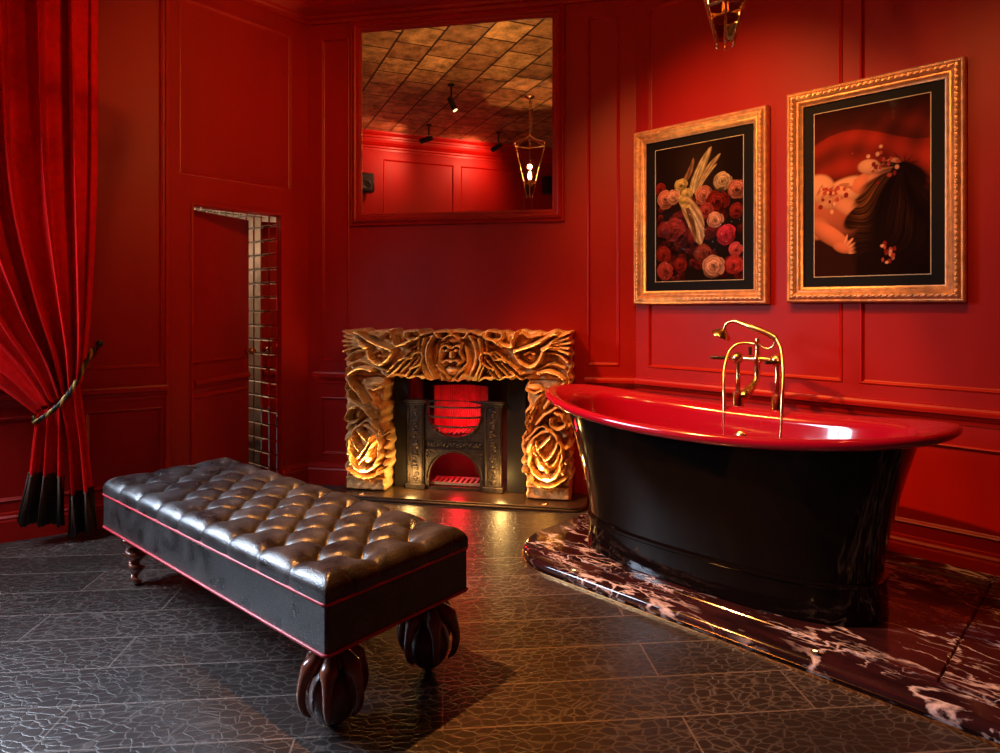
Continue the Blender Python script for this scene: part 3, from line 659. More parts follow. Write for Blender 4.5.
def lantern(x, y, tip, label, power, sc_=1.0):
    o = thing('hanging_lantern', label, 'lantern', (x, y, CEIL), R(12), 'tapered brass lanterns')
    zr = tip+.15*sc_-CEIL; zt = zr+.40*sc_; r0 = .0725*sc_; r1 = .178*sc_; rt = .034*sc_; zb = tip-CEIL+.01
    hx = lambda r, z, k, off=0: (r*math.cos(PI/3*k+off), r*math.sin(PI/3*k+off), z)
    mb = MB()
    for k in range(6):
        mb.tube([hx(r1, zt, k), hx(r0, zr, k)], .0045, 6); mb.tube([hx(r1, zt, k), hx(r1, zt, k+1)], .006, 6)
        mb.tube([hx(r0, zr, k), hx(r0, zr, k+1)], .0065, 6); mb.tube([hx(r0, zr, k), hx(rt, zb, k)], .0035, 6); mb.ball(hx(rt, zb-.004, k), .006, 8, 6)
        mb.tube([hx(r1, zt, k), hx(r1*.25, zt+.06, k), (0, 0, zt+.10)], .004, 6)
    mb.build('lantern_cage', M_brass, o, 50)
    g = MB()
    for k in range(6): g.add([hx(r1*.985, zt, k), hx(r1*.985, zt, k+1), hx(r0*.98, zr, k+1), hx(r0*.98, zr, k)], [(0, 1, 2, 3)])
    g.build('glass_panes', M_glass, o)
    g = MB()
    for k in range(6): g.add([hx(r0*.97, zr-.004, k), hx(r0*.97, zr-.004, k+1), hx(rt*.97, zb+.02, k+.75), hx(rt*.97, zb+.02, k+.25)], [(0, 1, 2, 3)])
    g.build('amber_glass_drops', M_amber, o)
    MB().lathe([(.001, 0), (.055, 0), (.055, -.012), (.03, -.03), (.008, -.035), (.001, -.035)], 20).build('ceiling_rose', M_brass, o, 40)
    ch = MB(); n = int((-.035-(zt+.10))/.022)
    for k in range(n):
        z = -.035-k*.022-.011; a = PI/2*(k % 2)
        ch.tube([(.007*math.cos(t_)*math.cos(a), .007*math.cos(t_)*math.sin(a), z+.015*math.sin(t_)) for t_ in [2*PI*j/8 for j in range(9)]], .002, 5, False)
    ch.build('chain', M_brass, o, 60)
    MB().tube([(0, 0, -.03), (.03, .01, -.10), (.035, .0, -.2), (.01, 0, zt+.12), (0, 0, zt+.1)], .0028, 6, smooth=5).build('flex', mat('brown_flex', (.2, .12, .06), .6) if not bpy.data.materials.get('brown_flex') else bpy.data.materials['brown_flex'], o, 60)
    c = MB(); b = MB()
    zc = zr-.045
    c.lathe([(.001, zc), (.05*sc_, zc), (.05*sc_, zc+.006), (.014, zc+.01), (.012, zc+.07), (.016, zc+.075), (.001, zc+.075)], 16)
    c.build('candle_holder', M_brass, o, 40)
    b.lathe([(.001, zc+.075), (.010, zc+.078), (.020, zc+.105), (.017, zc+.135), (.006, zc+.165), (.001, zc+.18)], 16)
    b.build('candle_bulb', M_bulb, o, 60)
    light('lantern_light', 'POINT', (x, y, CEIL+zc+.21), power, (1, .48, .17), shadow_soft_size=.02)
    return o
lantern(.86, 2.5, 2.235, 'brass lantern hanging at the top edge of the photo above the bathtub', 7)
p2 = to_room(530, 96.5, CEIL)
lantern(p2.x, p2.y, 2.37, 'lit brass lantern seen hanging on its chain in the mirror', 22)

for i, (px, py) in enumerate(((364, 185), (546, 187))):
    z = 2.80; nR = Vector((FRt.y.x, FRt.y.y)); n = Vector((FB.y.x, FB.y.y))
    # follow the mirrored sight line to the opposite wall
    o_ = Vector((0, 0)) - n*2*((Vector((0, 0))-CL).dot(n)); dv = Vector(((px-500)/F, 1)); dr = dv-n*2*dv.dot(n)
    t_ = ((M.dot(nR)) - o_.dot(nR))/dr.dot(nR); hit = o_+dr*t_; z = H+(YH-py)/F*t_
    lx, _ = FO.loc(hit.x, hit.y)
    o = thing('wall_speaker', ('black wall speaker at the left edge of the mirror reflection', 'black wall speaker under the lantern in the mirror reflection')[i], 'speaker', FO.p(lx, -.005, z), FO.ang, 'black wall speakers')
    MB().box(-.10, .10, -.19, -.05, -.12, .12, .02).build('cabinet', M_spk, o, 40)
    MB().lathe([(.001, 0), (.055, 0), (.06, .004), (.05, .006), (.03, -.008), (.001, -.01)], 20).map(lambda x, y, zz: (x, -.19-zz, y-.03)).build('driver', M_spk, o, 40)
    MB().box(-.03, .03, -.05, 0, -.04, .04, .006).build('bracket', M_spk, o)

# ---------------------------------------------------------------- pictures
def smooth(a, b, x): t = np.clip((x-a)/(b-a), 0, 1); return t*t*(3-2*t)
def art_flowers(nx, ny):
    U, V = np.meshgrid((np.arange(nx)+.5)/nx, (np.arange(ny)+.5)/ny); asp = .83/.57; Vy = V*asp
    img = np.zeros((ny, nx, 3)); img[:] = (.020, .009, .006)
    img += (np.exp(-((U-.5)**2+(V-.2)**2)/.05)*.03)[..., None]*np.array((1, .5, .3))
    rnd = np.random.RandomState(3)
    def rose(u, v, r, c, n=5):
        v *= asp; i0, i1 = max(0, int((u-1.3*r)*nx)), min(nx, int((u+1.3*r)*nx)+1); j0, j1 = max(0, int((v-1.3*r)/asp*ny)), min(ny, int((v+1.3*r)/asp*ny)+1)
        if i1 <= i0 or j1 <= j0: return
        X = U[j0:j1, i0:i1]; Y = Vy[j0:j1, i0:i1]; S = img[j0:j1, i0:i1]; ph = rnd.rand()*6.28
        for off, size, cnt, lum in ((.58, .50, 8, .75), (.42, .44, 7, .95), (.26, .34, 6, 1.1), (.10, .22, 4, .85)):
            for k in range(cnt):
                a = ph+off*5+2*PI*k/cnt+rnd.randn()*.18; o_ = off*(1+.12*rnd.randn()); cx = u+math.cos(a)*r*o_; cy = v+math.sin(a)*r*o_
                dx, dy = X-cx, Y-cy; e1 = (dx*math.cos(a)+dy*math.sin(a))/(r*size*.85); e2 = (-dx*math.sin(a)+dy*math.cos(a))/(r*size*(1.05+.2*rnd.rand()))
                d = np.hypot(e1, e2+.15*np.sin(e1*4)); m = smooth(1.05, .88, d); lit = .85-.35*math.sin(a)+.15*rnd.randn()
                sh = lum*lit*(.22+.70*np.clip((e1+1)/2, 0, 1)**1.3+.25*smooth(.65, .9, d)*(e1 > 0))
                S[:] = S*(1-m[..., None])+np.array(c)*np.clip(sh, .04, 1.3)[..., None]*m[..., None]
    # dark foliage and back flowers
    for k in range(70):
        rose(rnd.rand(), .42+.55*rnd.rand(), .035+.05*rnd.rand(), np.array((.16, .02, .015))*(.3+rnd.rand()), 4)
    def leaf(p0, p1, w, c, stripes=20, bend=.0):
        p0 = np.array((p0[0], p0[1]*asp)); p1 = np.array((p1[0], p1[1]*asp)); d = p1-p0; L = np.hypot(*d); t = ((U-p0[0])*d[0]+(Vy-p0[1])*d[1])/L**2
        s = (-(U-p0[0])*d[1]+(Vy-p0[1])*d[0])/L - bend*np.sin(np.clip(t, 0, 1)*PI); ww = w*np.sqrt(np.clip(np.sin(np.clip(t, 0, 1)**.8*PI), 0, 1))+1e-5
        m = smooth(1.1, .9, np.abs(s)/ww)*((t > 0) & (t < 1))
        st = .35+.65*(.5+.5*np.sin(s/w*stripes*.5+t*9))**.7*(.75+.25*np.sin(t*23+s*20))
        img[:] = img*(1-m[..., None])+(np.array(c)*st[..., None])*m[..., None]
    leaf((.30, .29), (.46, .10), .030, (.42, .20, .10), 8, .03)
    for a_, b_, w_, c_ in (((.44, .36), (.66, .04), .050, (.85, .62, .30)), ((.48, .35), (.76, .10), .036, (.70, .46, .22)), ((.42, .34), (.58, .13), .026, (.90, .68, .36)), ((.47, .37), (.72, .17), .022, (.8, .56, .28))): leaf(a_, b_, w_, c_, 14, -.02)
    CR_, PK, RD, HP, PE, YE = (.80, .52, .28), (.75, .25, .16), (.34, .03, .02), (.72, .05, .08), (.90, .42, .26), (.85, .58, .20)
    for u, v, r, c in ((.06, .30, .07, RD), (.24, .62, .13, (.42, .05, .04)), (.12, .62, .10, RD), (.12, .38, .10, PK), (.31, .29, .075, YE), (.22, .37, .08, PE), (.38, .36, .07, YE), (.57, .38, .10, PK), (.78, .30, .10, CR_), (.72, .44, .12, RD), (.93, .37, .10, PK), (.93, .52, .08, RD),
                       (.60, .50, .09, (.5, .08, .06)), (.70, .57, .085, PE), (.82, .68, .105, HP), (.92, .79, .075, (.75, .12, .12)), (.57, .80, .10, (.36, .07, .04)), (.68, .90, .12, PE), (.90, .90, .10, (.6, .06, .05)), (.10, .80, .09, RD), (.12, .92, .10, (.5, .07, .05)), (.30, .88, .08, RD), (.46, .68, .07, (.3, .03, .02))):
        rose(u, v, r, c, 5)
    leaf((.33, .38), (.54, .74), .095, (.80, .50, .26), 22, -.04); leaf((.36, .42), (.48, .72), .03, (.30, .14, .06), 6, -.02); leaf((.40, .44), (.53, .68), .018, (.95, .72, .42), 6, -.02)
    leaf((.30, .36), (.42, .46), .05, YE, 6, .02)
    return np.clip(img, 0, 1)
def art_recliner(nx, ny):
    U, V = np.meshgrid((np.arange(nx)+.5)/nx, (np.arange(ny)+.5)/ny); asp = 1.38; Vy = V*asp
    img = np.zeros((ny, nx, 3)); img[:] = (.045, .012, .007)
    top = smooth(.0, .16, V)*smooth(.55, .35, V); f = .5+.5*np.sin((V*1.6-.35*(U-.1)**2*1.0)*22+3*U+1.5*np.sin(U*5))
    fold2 = .5+.5*np.sin((U+V*.6)*26+3*np.sin(V*7))
    dr = np.where(V+.08*np.sin(U*4+.5) > .17+.06*(1-U), 1, .35)
    img += (top*dr*(.25+.55*f*.6+.4*fold2*U))[..., None]*np.array((.50, .035, .015))
    def ell(u, v, a, b, rot, c, soft=.25, hi=(0, 0)):
        dx = U-u; dy = Vy-v*asp; cc, s = math.cos(rot), math.sin(rot); x = (dx*cc+dy*s)/a; y = (-dx*s+dy*cc)/b; d = np.hypot(x, y)
        m = smooth(1+soft*.5, 1-soft*.5, d)[..., None]; sh = np.clip(1.05-.5*np.hypot(x-hi[0], y-hi[1])**2*.6, .25, 1.15)[..., None]
        img[:] = img*(1-m)+np.array(c)*sh*m
    SK = (.80, .25, .11); WH = (.86, .40, .20)
    ell(.10, .62, .34, .20, .25, (.55, .15, .07), .4, (-.2, -.4)); ell(.26, .50, .24, .11, -.30, WH, .25, (0, -.4)); ell(.04, .46, .15, .12, .1, WH, .25, (0, -.3)); ell(.30, .58, .16, .07, .5, (.75, .30, .15), .3)
    for k in range(9): ell(.05+.045*k, .47+.02*math.sin(k*2.1)+.012*k*(k < 5), .05, .012, -1.0+.2*k, (.55, .20, .10), .6)
    ell(.02, .70, .12, .10, 0, (.7, .22, .10), .3); ell(.14, .75, .22, .075, .55, SK, .2, (0, -.5)); ell(.26, .83, .09, .045, .3, SK, .2, (0, -.4))
    ell(.46, .455, .12, .075, -.45, SK, .2, (-.2, -.4)); ell(.56, .43, .10, .05, -.45, (.85, .32, .15), .2, (0, -.4)); ell(.50, .365, .10, .06, .1, WH, .25, (0, -.3))
    ell(.68, .385, .105, .068, -.35, (.88, .34, .16), .2, (-.1, -.4)); ell(.74, .352, .022, .022, 0, (.9, .36, .17), .3); ell(.655, .352, .03, .010, -.2, (.45, .04, .03), .4)
    for k, (fx, fy, fa) in enumerate(((.325, .800, -.75), (.350, .818, -.55), (.362, .838, -.35), (.358, .860, -.1), (.29, .785, -1.2))): ell(fx, fy, .048, .013, fa, (.90, .36, .17), .25)
    # hair
    x0, y0 = .80, .38*asp
    dd = np.hypot((U-.66)/.42, (Vy-.78*asp)/.62); ang = np.arctan2(Vy-y0, U-x0)
    hm = smooth(1.12, .92, np.hypot((U-.72)/.36, (Vy-.80*asp)/.60)+.06*np.sin(ang*9)+.03*np.sin(ang*31))
    hm = np.maximum(hm, smooth(1.1, .85, np.hypot((U-.83)/.16+.15*np.sin(Vy*14), (Vy-.45*asp)/.12+.15*np.sin(U*19))))
    hm = np.maximum(hm, smooth(1.1, .85, np.hypot(((U-.44)*.86-(Vy-.64*asp)*.5)/.19, ((U-.44)*.5+(Vy-.64*asp)*.86)/.09)))
    rr = np.hypot(U-x0, Vy-y0)
    sp = ang+.30*np.sin(rr*5.5-.6)+.05*np.sin(rr*15+ang*3); st_ = sum(np.sin(sp*f+p_+rr*g_)*w_ for f, p_, g_, w_ in ((29, .3, 3, .3), (61, 1.7, -4, .3), (113, 4.1, 5, .3), (173, 2.2, -5, .25)))
    strands = np.clip(.35+.5*st_, 0, 1)*np.clip(.6+.6*np.sin(ang*7+rr*6), 0, 1)*(np.exp(-((ang-2.35-.25*np.sin(rr*6))/.35)**2)+.25*np.exp(-((ang-1.5)/.5)**2))*np.exp(-((rr-.34)/.26)**2)
    hc = np.array((.018, .006, .004))+strands[..., None]*np.array((.34, .11, .03))
    img[:] = img*(1-hm[..., None])+hc*hm[..., None]
    rnd = np.random.RandomState(5)
    for cx, cy, n, s in ((.17, .50, 26, .06), (.62, .355, 22, .055), (.66, .88, 16, .045)):
        for k in range(n):
            a, b = rnd.randn(2)*s; ell(cx+a, cy+b*.8, .012+.01*rnd.rand(), .012+.01*rnd.rand(), 0, ((.55, .09, .05), (.85, .40, .22), (.30, .03, .02))[k % 3], .4)
    return np.clip(img, 0, 1)
def picture(x0, x1, z0, z1, mats, art, label, name, alabel):
    cx = (x0+x1)/2; o = thing(name, label, 'picture', FRt.p(cx, -.002, z0), FRt.ang)
    w = (x1-x0)/2; h = z1-z0
    prof = [(0, 0), (0, .030), (.004, .042), (.010, .046), (.016, .044), (.020, .050), (.028, .056), (.040, .056), (.050, .048), (.054, .040), (.060, .041), (.066, .036), (.074, .026), (.080, .024), (.082, .016)]
    fo = MB().frame(-w, w, 0, h, prof).build('gilt_frame', M_gilt, o, 35)
    orn = MB(); inset_ = .034
    def along(ax, az, bx, bz, step, fn):
        L = math.hypot(bx-ax, bz-az); n = int(L/step)
        for k in range(n): t = (k+.5)/n; fn(ax+(bx-ax)*t, az+(bz-az)*t, (bx-ax)/L, (bz-az)/L, k)
    for d, st, rr, hh in ((.034, .026, (.013, .0075), .056), (.012, .011, (.0042, .0045), .044), (.063, .012, (.0045, .004), .038)):
        def fn(x, z, ux, uz, k):
            a, b = rr; tilt = .45 if d == .034 else 0
            V_ = []; Fc = []
            nseg = 6
            ex, ez = ux*math.cos(tilt)-uz*math.sin(tilt), ux*math.sin(tilt)+uz*math.cos(tilt)
            for (q, yy) in ((1, 0), (.75, .55), (.3, .9)):
                for j in range(nseg):
                    t = 2*PI*j/nseg; p = q*a*math.cos(t); s = q*b*math.sin(t); V_.append((x+ex*p-ez*s, -hh-yy*b*.8, z+ez*p+ex*s))
            for i in range(2):
                for j in range(nseg): Fc.append((i*nseg+j, i*nseg+(j+1) % nseg, (i+1)*nseg+(j+1) % nseg, (i+1)*nseg+j))
            Fc.append(tuple(2*nseg+j for j in range(nseg)))
            orn.add(V_, Fc)
        along(-w+d, d, w-d, d, st, fn); along(w-d, d, w-d, h-d, st, fn); along(w-d, h-d, -w+d, h-d, st, fn); along(-w+d, h-d, -w+d, d, st, fn)
    orn.build('frame_ornament', M_gilt, fo, 60)
    MB().box(-w+.07, w-.07, -.012, -.002, .07, h-.07).build('black_mat', M_blackmat, o)
    l, r_, b, t = mats; ax0, ax1, az0, az1 = -w+l, w-r_, b, h-t
    MB().frame(ax0-.004, ax1+.004, az0-.004, az1+.004, [(0, 0), (0, .0012), (.0035, .0012), (.0035, 0)], -.012).build('mat_line', M_cream, o)
    nx, ny = 210, 300; img = art(nx, ny)
    V_ = [(ax0+(ax1-ax0)*i/nx, -.0128, az1-(az1-az0)*j/ny) for j in range(ny+1) for i in range(nx+1)]
    Fc = [(j*(nx+1)+i, (j+1)*(nx+1)+i, (j+1)*(nx+1)+i+1, j*(nx+1)+i+1) for j in range(ny) for i in range(nx)]
    me = bpy.data.meshes.new('print'); me.from_pydata(V_, [], Fc)
    ca = me.color_attributes.new('print', 'FLOAT_COLOR', 'CORNER')
    col = np.ones((len(Fc), 4, 4), np.float32); col[:, :, :3] = (img**1.12*.72).reshape(-1, 1, 3); ca.data.foreach_set('color', col.ravel())
    me.materials.append(M_print); po = bpy.data.objects.new('art_print', me); C.objects.link(po); po.parent = o; po['label'] = alabel
    MB().add([(-w+.075, -.0175, .075), (w-.075, -.0175, .075), (w-.075, -.0175, h-.075), (-w+.075, -.0175, h-.075)], [(0, 1, 2, 3)]).build('picture_glass', M_pglass, o)
M_print = mat('printed_photograph', (1, 1, 1), .8, spec=.03, vcol='print')
s2x = lambda s: 2.304-s
picture(s2x(2.297), s2x(1.450), 1.255, 2.34, (.145, .145, .14, .135), art_flowers, 'gilt framed picture of roses and pale feathers on black', 'framed_picture', 'dark still life of red and cream roses with wings')
picture(s2x(1.348), s2x(.560), 1.262, 2.37, (.135, .14, .135, .13), art_recliner, 'gilt framed picture of a reclining woman with long dark hair', 'framed_picture', 'reclining woman in pale dress with loose dark hair on red drapery')

# ---------------------------------------------------------------- marble plinth
PW = 1.28
def R_(x, w_, z=0): return FRt.p(x, -w_, z)
pl = thing('marble_plinth', 'low polished dark red marble plinth with white veins under the bathtub', 'plinth', FRt.p(0, 0, 0), FRt.ang)
x0, x1 = .015, 4.6
def plinth_outline(i):
    r = .34-i; a = x0+i; b = PW-i; pts = []
    pts += [(a, -.012)]
    n = 16
    for k in range(n+1):
        t = R(180+90*k/n); pts.append((a+r*1.0+r*math.cos(t), -(b-r)+r*math.sin(t)))
    pts += [(x1, -b), (x1, -.012)]
    return pts
po = [(.004, .0), (.0, .006), (0, .012), (-.006, .016), (-.010, .028), (-.006, .042), (.004, .050), (.014, .055)]
mb = MB(); mb.loft([[(x, y, z) for x, y in plinth_outline(i)] for i, z in po], True, True)
mb.build('marble_edge', M_marble, pl, 40)
# slightly raised inner slabs with fine joints; the wall-side one stands for a light boundary
def inner(i, xa, xb, wa, wb, curved):
    if curved:
        r = .34-i; a = x0+i; b = PW-i; pts = [(a, -wa)]
        for k in range(17): t = R(180+90*k/16); pts.append((a+r+r*math.cos(t), -(b-r)+r*math.sin(t)))
        pts += [(xb, -b), (xb, -wa)]
    else: pts = [(xa, -wb), (xb, -wb), (xb, -wa), (xa, -wa)]
    return pts
for pts in (inner(.13, 0, 1.845, .335, 0, True), inner(0, 1.85, 3.2, .335, PW-.13, False), inner(0, .145, 1.845, .02, .330, False), inner(0, 1.85, 3.2, .02, .330, False), inner(0, 3.205, 4.5, .02, PW-.13, False)):
    mb = MB(); prism(mb, pts, [(0, .050), (0, .059), (.003, .062)]).build('marble_slab', M_marble, pl, 30)
mb = MB()
o1 = plinth_outline(-.008); o2 = plinth_outline(-.016)
mb.loft([[(x, y, .001) for x, y in o1], [(x, y, .001) for x, y in o2], [(x, y, .010) for x, y in o2], [(x, y, .010) for x, y in o1]], True)
mb.build('brass_edge_strip', M_brass, pl, 40)
for (px, py, lab) in ((574, 571, 'small gold recessed light in the plinth by its rounded end'), (815, 652, 'small gold recessed light in the plinth before the bathtub')):
    Y = F*(H-.062)/(py-YH); o = thing('recessed_light', lab, 'light', ((px-500)/F*Y, Y, .0625), 0, 'gold recessed plinth lights')
    MB().lathe([(.001, 0), (.013, 0), (.013, .003), (.009, .005), (.008, .002), (.001, .002)], 20).build('bezel', M_brass, o, 40)
    MB().lathe([(.001, .0022), (.0075, .0022), (.0075, .0035), (.001, .0035)], 12).build('lens', M_lens, o)

# ---------------------------------------------------------------- bathtub
ZP = .063
tb = thing('bathtub', 'black freestanding bateau bathtub with a glossy red interior and rim', 'bathtub', FRt.p(2.304-1.372, -.80, ZP), FRt.ang)
NS = 96
def sup(a, b, n=2.5, cx=0):
    out = []
    for k in range(NS):
        t = 2*PI*k/NS; c, s = math.cos(t), math.sin(t)
        out.append((cx+a*math.copysign(abs(c)**(2/n), c), b*math.copysign(abs(s)**(2/n), s)))
    return out
def rimz(x): return .655+.075*min(1.1, abs(x)/.93)**2.0
def ring(a, b, t, dz=0, n=2.5, cx=0, z0=0):
    """t: 0 foot .. 1 rim height"""
    return [(x, y, z0+(rimz(x*.93/max(a, .3))-z0)*t+dz) for x, y in sup(a, b, n, cx)]
mb = MB()
CXB = .015
prof = []
flat = lambda a, b, z, n=2.6: [(x, y, z) for x, y in sup(a, b, n, CXB)]
rings = [flat(.655, .275, .0), flat(.668, .288, .003), flat(.668, .288, .012), flat(.662, .284, .10), flat(.662, .284, .130), flat(.668, .290, .136), flat(.668, .290, .146), flat(.652, .276, .150)]
for k in range(1, 13):
    t = k/12; e = t**1.35
    a = .652+(.790-.652)*e; b = .276+(.345-.276)*e
    rings.append([(x, y, .150+((rimz(x)-.02)-.150)*t) for x, y in sup(a, b, 2.6-.2*t, CXB*(1-t))])
mb.loft(rings, True, False); mb.build('black_shell', M_black, tb, 40)
mb = MB(); rings = []
def rr_(a, b, dz, n=2.4): return [(x, y, rimz(x)+dz) for x, y in sup(a, b, n)]
rings += [rr_(.785, .340, -.024), rr_(.83, .362, -.020), rr_(.875, .382, -.020), rr_(.900, .396, -.014), rr_(.917, .403, -.002), rr_(.919, .404, .012), rr_(.909, .398, .022), rr_(.893, .386, .026), rr_(.880, .370, .024), rr_(.845, .352, .018), rr_(.805, .336, .010)]
for k in range(0, 25):
    t = 1-k/24; ee = t**1.35; rr0 = (1-(1-min(1, t/.30))**2.4*.45); ins = .024
    a = (.652+.138*ee-ins)*rr0; b = (.276+.069*ee-ins)*rr0
    rings.append([(x, y, .160+((rimz(x)-.02)-.160)*t+.018*t**8) for x, y in sup(a, b, 2.5, CXB*(1-t))])
c = rings[-1]; mb.loft(rings, True, False)
n0 = len(mb.v); mb.add([(x*.05, y*.05, .158) for x, y, z in c], []); nb = n0-NS
mb.f += [(nb+j, nb+(j+1) % NS, n0+(j+1) % NS, n0+j) for j in range(NS)]; mb.f.append(tuple(range(n0, n0+NS)))
mb.build('red_basin', M_redenam, tb, 60)
MB().lathe([(.001, 0), (.030, 0), (.034, .006), (.028, .012), (.01, .014), (.001, .016)], 20).map(lambda x, y, z: (x-.02, .300-z, y+.54)).build('overflow', M_brass, tb, 40)
MB().lathe([(.001, 0), (.035, 0), (.035, .004), (.02, .01), (.001, .012)], 20, c=(0, 0, .160)).build('plug', M_brass, tb, 40)

# ---------------------------------------------------------------- floor standing bath mixer
s2 = lambda px, w_: FRt.px(px, 300, -w_)[0]
W_ = .335
xa, xb = s2(738, W_), s2(777, W_); xm = (xa+xb)/2; hd = (xb-xa)/2
bt = thing('bath_mixer', 'brass standing bath mixer with hand shower behind the bathtub', 'tap', FRt.p(xm, -W_, .063), FRt.ang)
Z = lambda px, py, y=0: FRt.px(px, py, -W_+y)[1]-.063
XL = lambda px, y=0: FRt.px(px, 300, -W_+y)[0]-xm
zh = Z(757, 359)
for i, s in enumerate((-1, 1)):
    zt_ = Z(738, 392)
    MB().lathe([(.001, 0), (.034, 0), (.034, .006), (.018, .014), (.017, .02), (.017, zt_-.15), (.027, zt_-.14), (.027, zt_-.01), (.030, zt_-.006), (.030, zt_), (.012, zt_+.004), (.011, zt_+.06), (.014, zt_+.064), (.014, zt_+.07), (.011, zt_+.075), (.011, zh-.02), (.018, zh-.016), (.02, zh), (.014, zh+.012), (.001, zh+.014)], 20, c=(s*hd, 0, 0)).build('standpipe', M_brass, bt, 40)
    hx_ = XL(711) if s < 0 else XL(783)
    mb = MB(); mb.ball((s*hd, -.01, zh), .031, 14, 10); mb.tube([(s*hd, -.012, zh), (s*hd+.03*s if s > 0 else s*hd-.04, -.04, zh)], .009, 10)
    v = mb.build('valve', M_brass, bt, 60)
    if s < 0: MB().tube([(s*hd-.04, -.04, zh), (s*hd-.05, -.042, zh), (s*hd-.10, -.06, zh), (s*hd-.115, -.065, zh), (s*hd-.12, -.066, zh)], [.007, .010, .010, .008, .004], 10).build('lever', M_chandle, v, 40)
    else: MB().tube([(s*hd+.02, -.03, zh-.006), (s*hd, -.05, zh-.006), (s*hd-.01, -.10, zh-.006), (s*hd-.012, -.115, zh-.006)], [.007, .010, .010, .006], 10).build('lever', M_chandle, v, 40)
mb = MB()
mb.tube([(-hd, 0, zh), (-.03, 0, zh), (0, 0, zh), (.03, 0, zh), (hd, 0, zh)], [.014, .013, .024, .013, .014], 12)
mb.lathe([(.001, -.055), (.012, -.055), (.015, -.04), (.013, -.03), (.02, -.015), (.024, 0), (.02, .015), (.012, .03), (.014, .045), (.011, .05), (.010, .085), (.013, .09), (.010, .105), (.001, .108)], 16, c=(0, 0, zh))
mb.build('mixer_body', M_brass, bt, 40)
mb = MB(); mb.tube([(0, 0, zh-.04), (0, -.005, zh-.09), (-.005, -.03, zh-.125), (-.015, -.06, zh-.15), (-.022, -.09, zh-.17), (-.024, -.098, zh-.182)], [.017, .016, .017, .022, .027, .029], 14, smooth=4)
mb.build('spout', M_brass, bt, 40)
mb = MB(); mb.tube([(-.03, -.01, zh+.02), (-.03, -.015, zh+.06)], .009, 10); mb.build('diverter_handle', M_chandle, bt, 40)
# cradle, hand shower
zc = Z(772, 336)
MB().tube([(0, 0, zh+.085), (.03, 0, zh+.06), (.06, 0, zh+.055), (.085, 0, zh+.075), (.092, 0, zc-.01)], .006, 8, smooth=5).build('cradle_arm', M_brass, bt, 60)
hs_ = thing('hand_shower', 'brass telephone hand shower resting on the bath mixer cradle', 'hand shower', FRt.p(xm, -W_, .063), FRt.ang)
P = [(XL(776), -.01, Z(776, 338)), (XL(768), -.015, Z(768, 333)), (XL(755), -.02, Z(755, 328)), (XL(745), -.02, Z(745, 324)), (XL(736), -.02, Z(736, 321)), (XL(729), -.02, Z(729, 323)), (XL(726), -.02, Z(726, 329))]
MB().tube(P, [.018, .016, .017, .013, .010, .010, .011], 12, smooth=5).build('handle', M_brass, hs_, 60)
hc = P[-1]
MB().lathe([(.008, .008), (.012, 0), (.030, -.016), (.050, -.030), (.053, -.038), (.046, -.040), (.001, -.040)], 24, c=(0, 0, 0)).map(lambda x, y, z: (hc[0]+x*math.cos(.5)-(z)*math.sin(-.5), hc[1]+y, hc[2]+z*math.cos(.5)+x*math.sin(-.5))).build('shower_head', M_brass, hs_, 40)
q3 = lambda px, py, y: (XL(px, y), y, Z(px, py, y))
Pr = [q3(776, 338, -.01), q3(781, 350, -.03), q3(783, 372, -.08), q3(782, 400, -.13), q3(780, 440, -.16), q3(772, 480, -.20), (.02, -.22, .30), q3(733, 480, -.20), q3(725, 440, -.16), q3(724, 400, -.13), q3(724, 372, -.08), q3(728, 354, -.03), q3(736, 345, -.01), q3(746, 343, 0), (-.012, 0, zh+.075)]
MB().tube(Pr, .0080, 10, smooth=8).build('shower_hose', M_brass, hs_, 60)

# ---------------------------------------------------------------- tufted bench
BX, BY = 1.68, .580; CZ0, CZ1, CZ2 = .262, .408, .474
corner = Vector((-.486, 1.83)); bu = Vector((.763, -.647)).normalized(); bv = Vector((.647, .763)).normalized()
cen = corner-bu*BX/2+bv*BY/2
be = thing('tufted_bench', 'long black tufted leather bench with red piping and claw feet', 'bench', (cen.x, cen.y, 0), math.atan2(bu.y, bu.x))
hx_, hy_ = BX/2, BY/2
MB().box(-hx_, hx_, -hy_, hy_, CZ0, CZ1, .008).build('upholstered_base', M_leather, be, 40)
def rect_tube(z, out, r):
    mb = MB(); pts = rrect(-hx_-out, hx_+out, -hy_-out, hy_+out, .018, 5)
    P = [(x, y, z) for x, y in pts]; P += [P[0], P[1]]
    mb.tube(P, r, 8, False); return mb
rect_tube(CZ1+.001, .002, .0052).build('piping', M_piping, be, 60)['label'] = 'red upper piping'
rect_tube(CZ0+.004, .002, .0052).build('piping', M_piping, be, 60)['label'] = 'red lower piping'
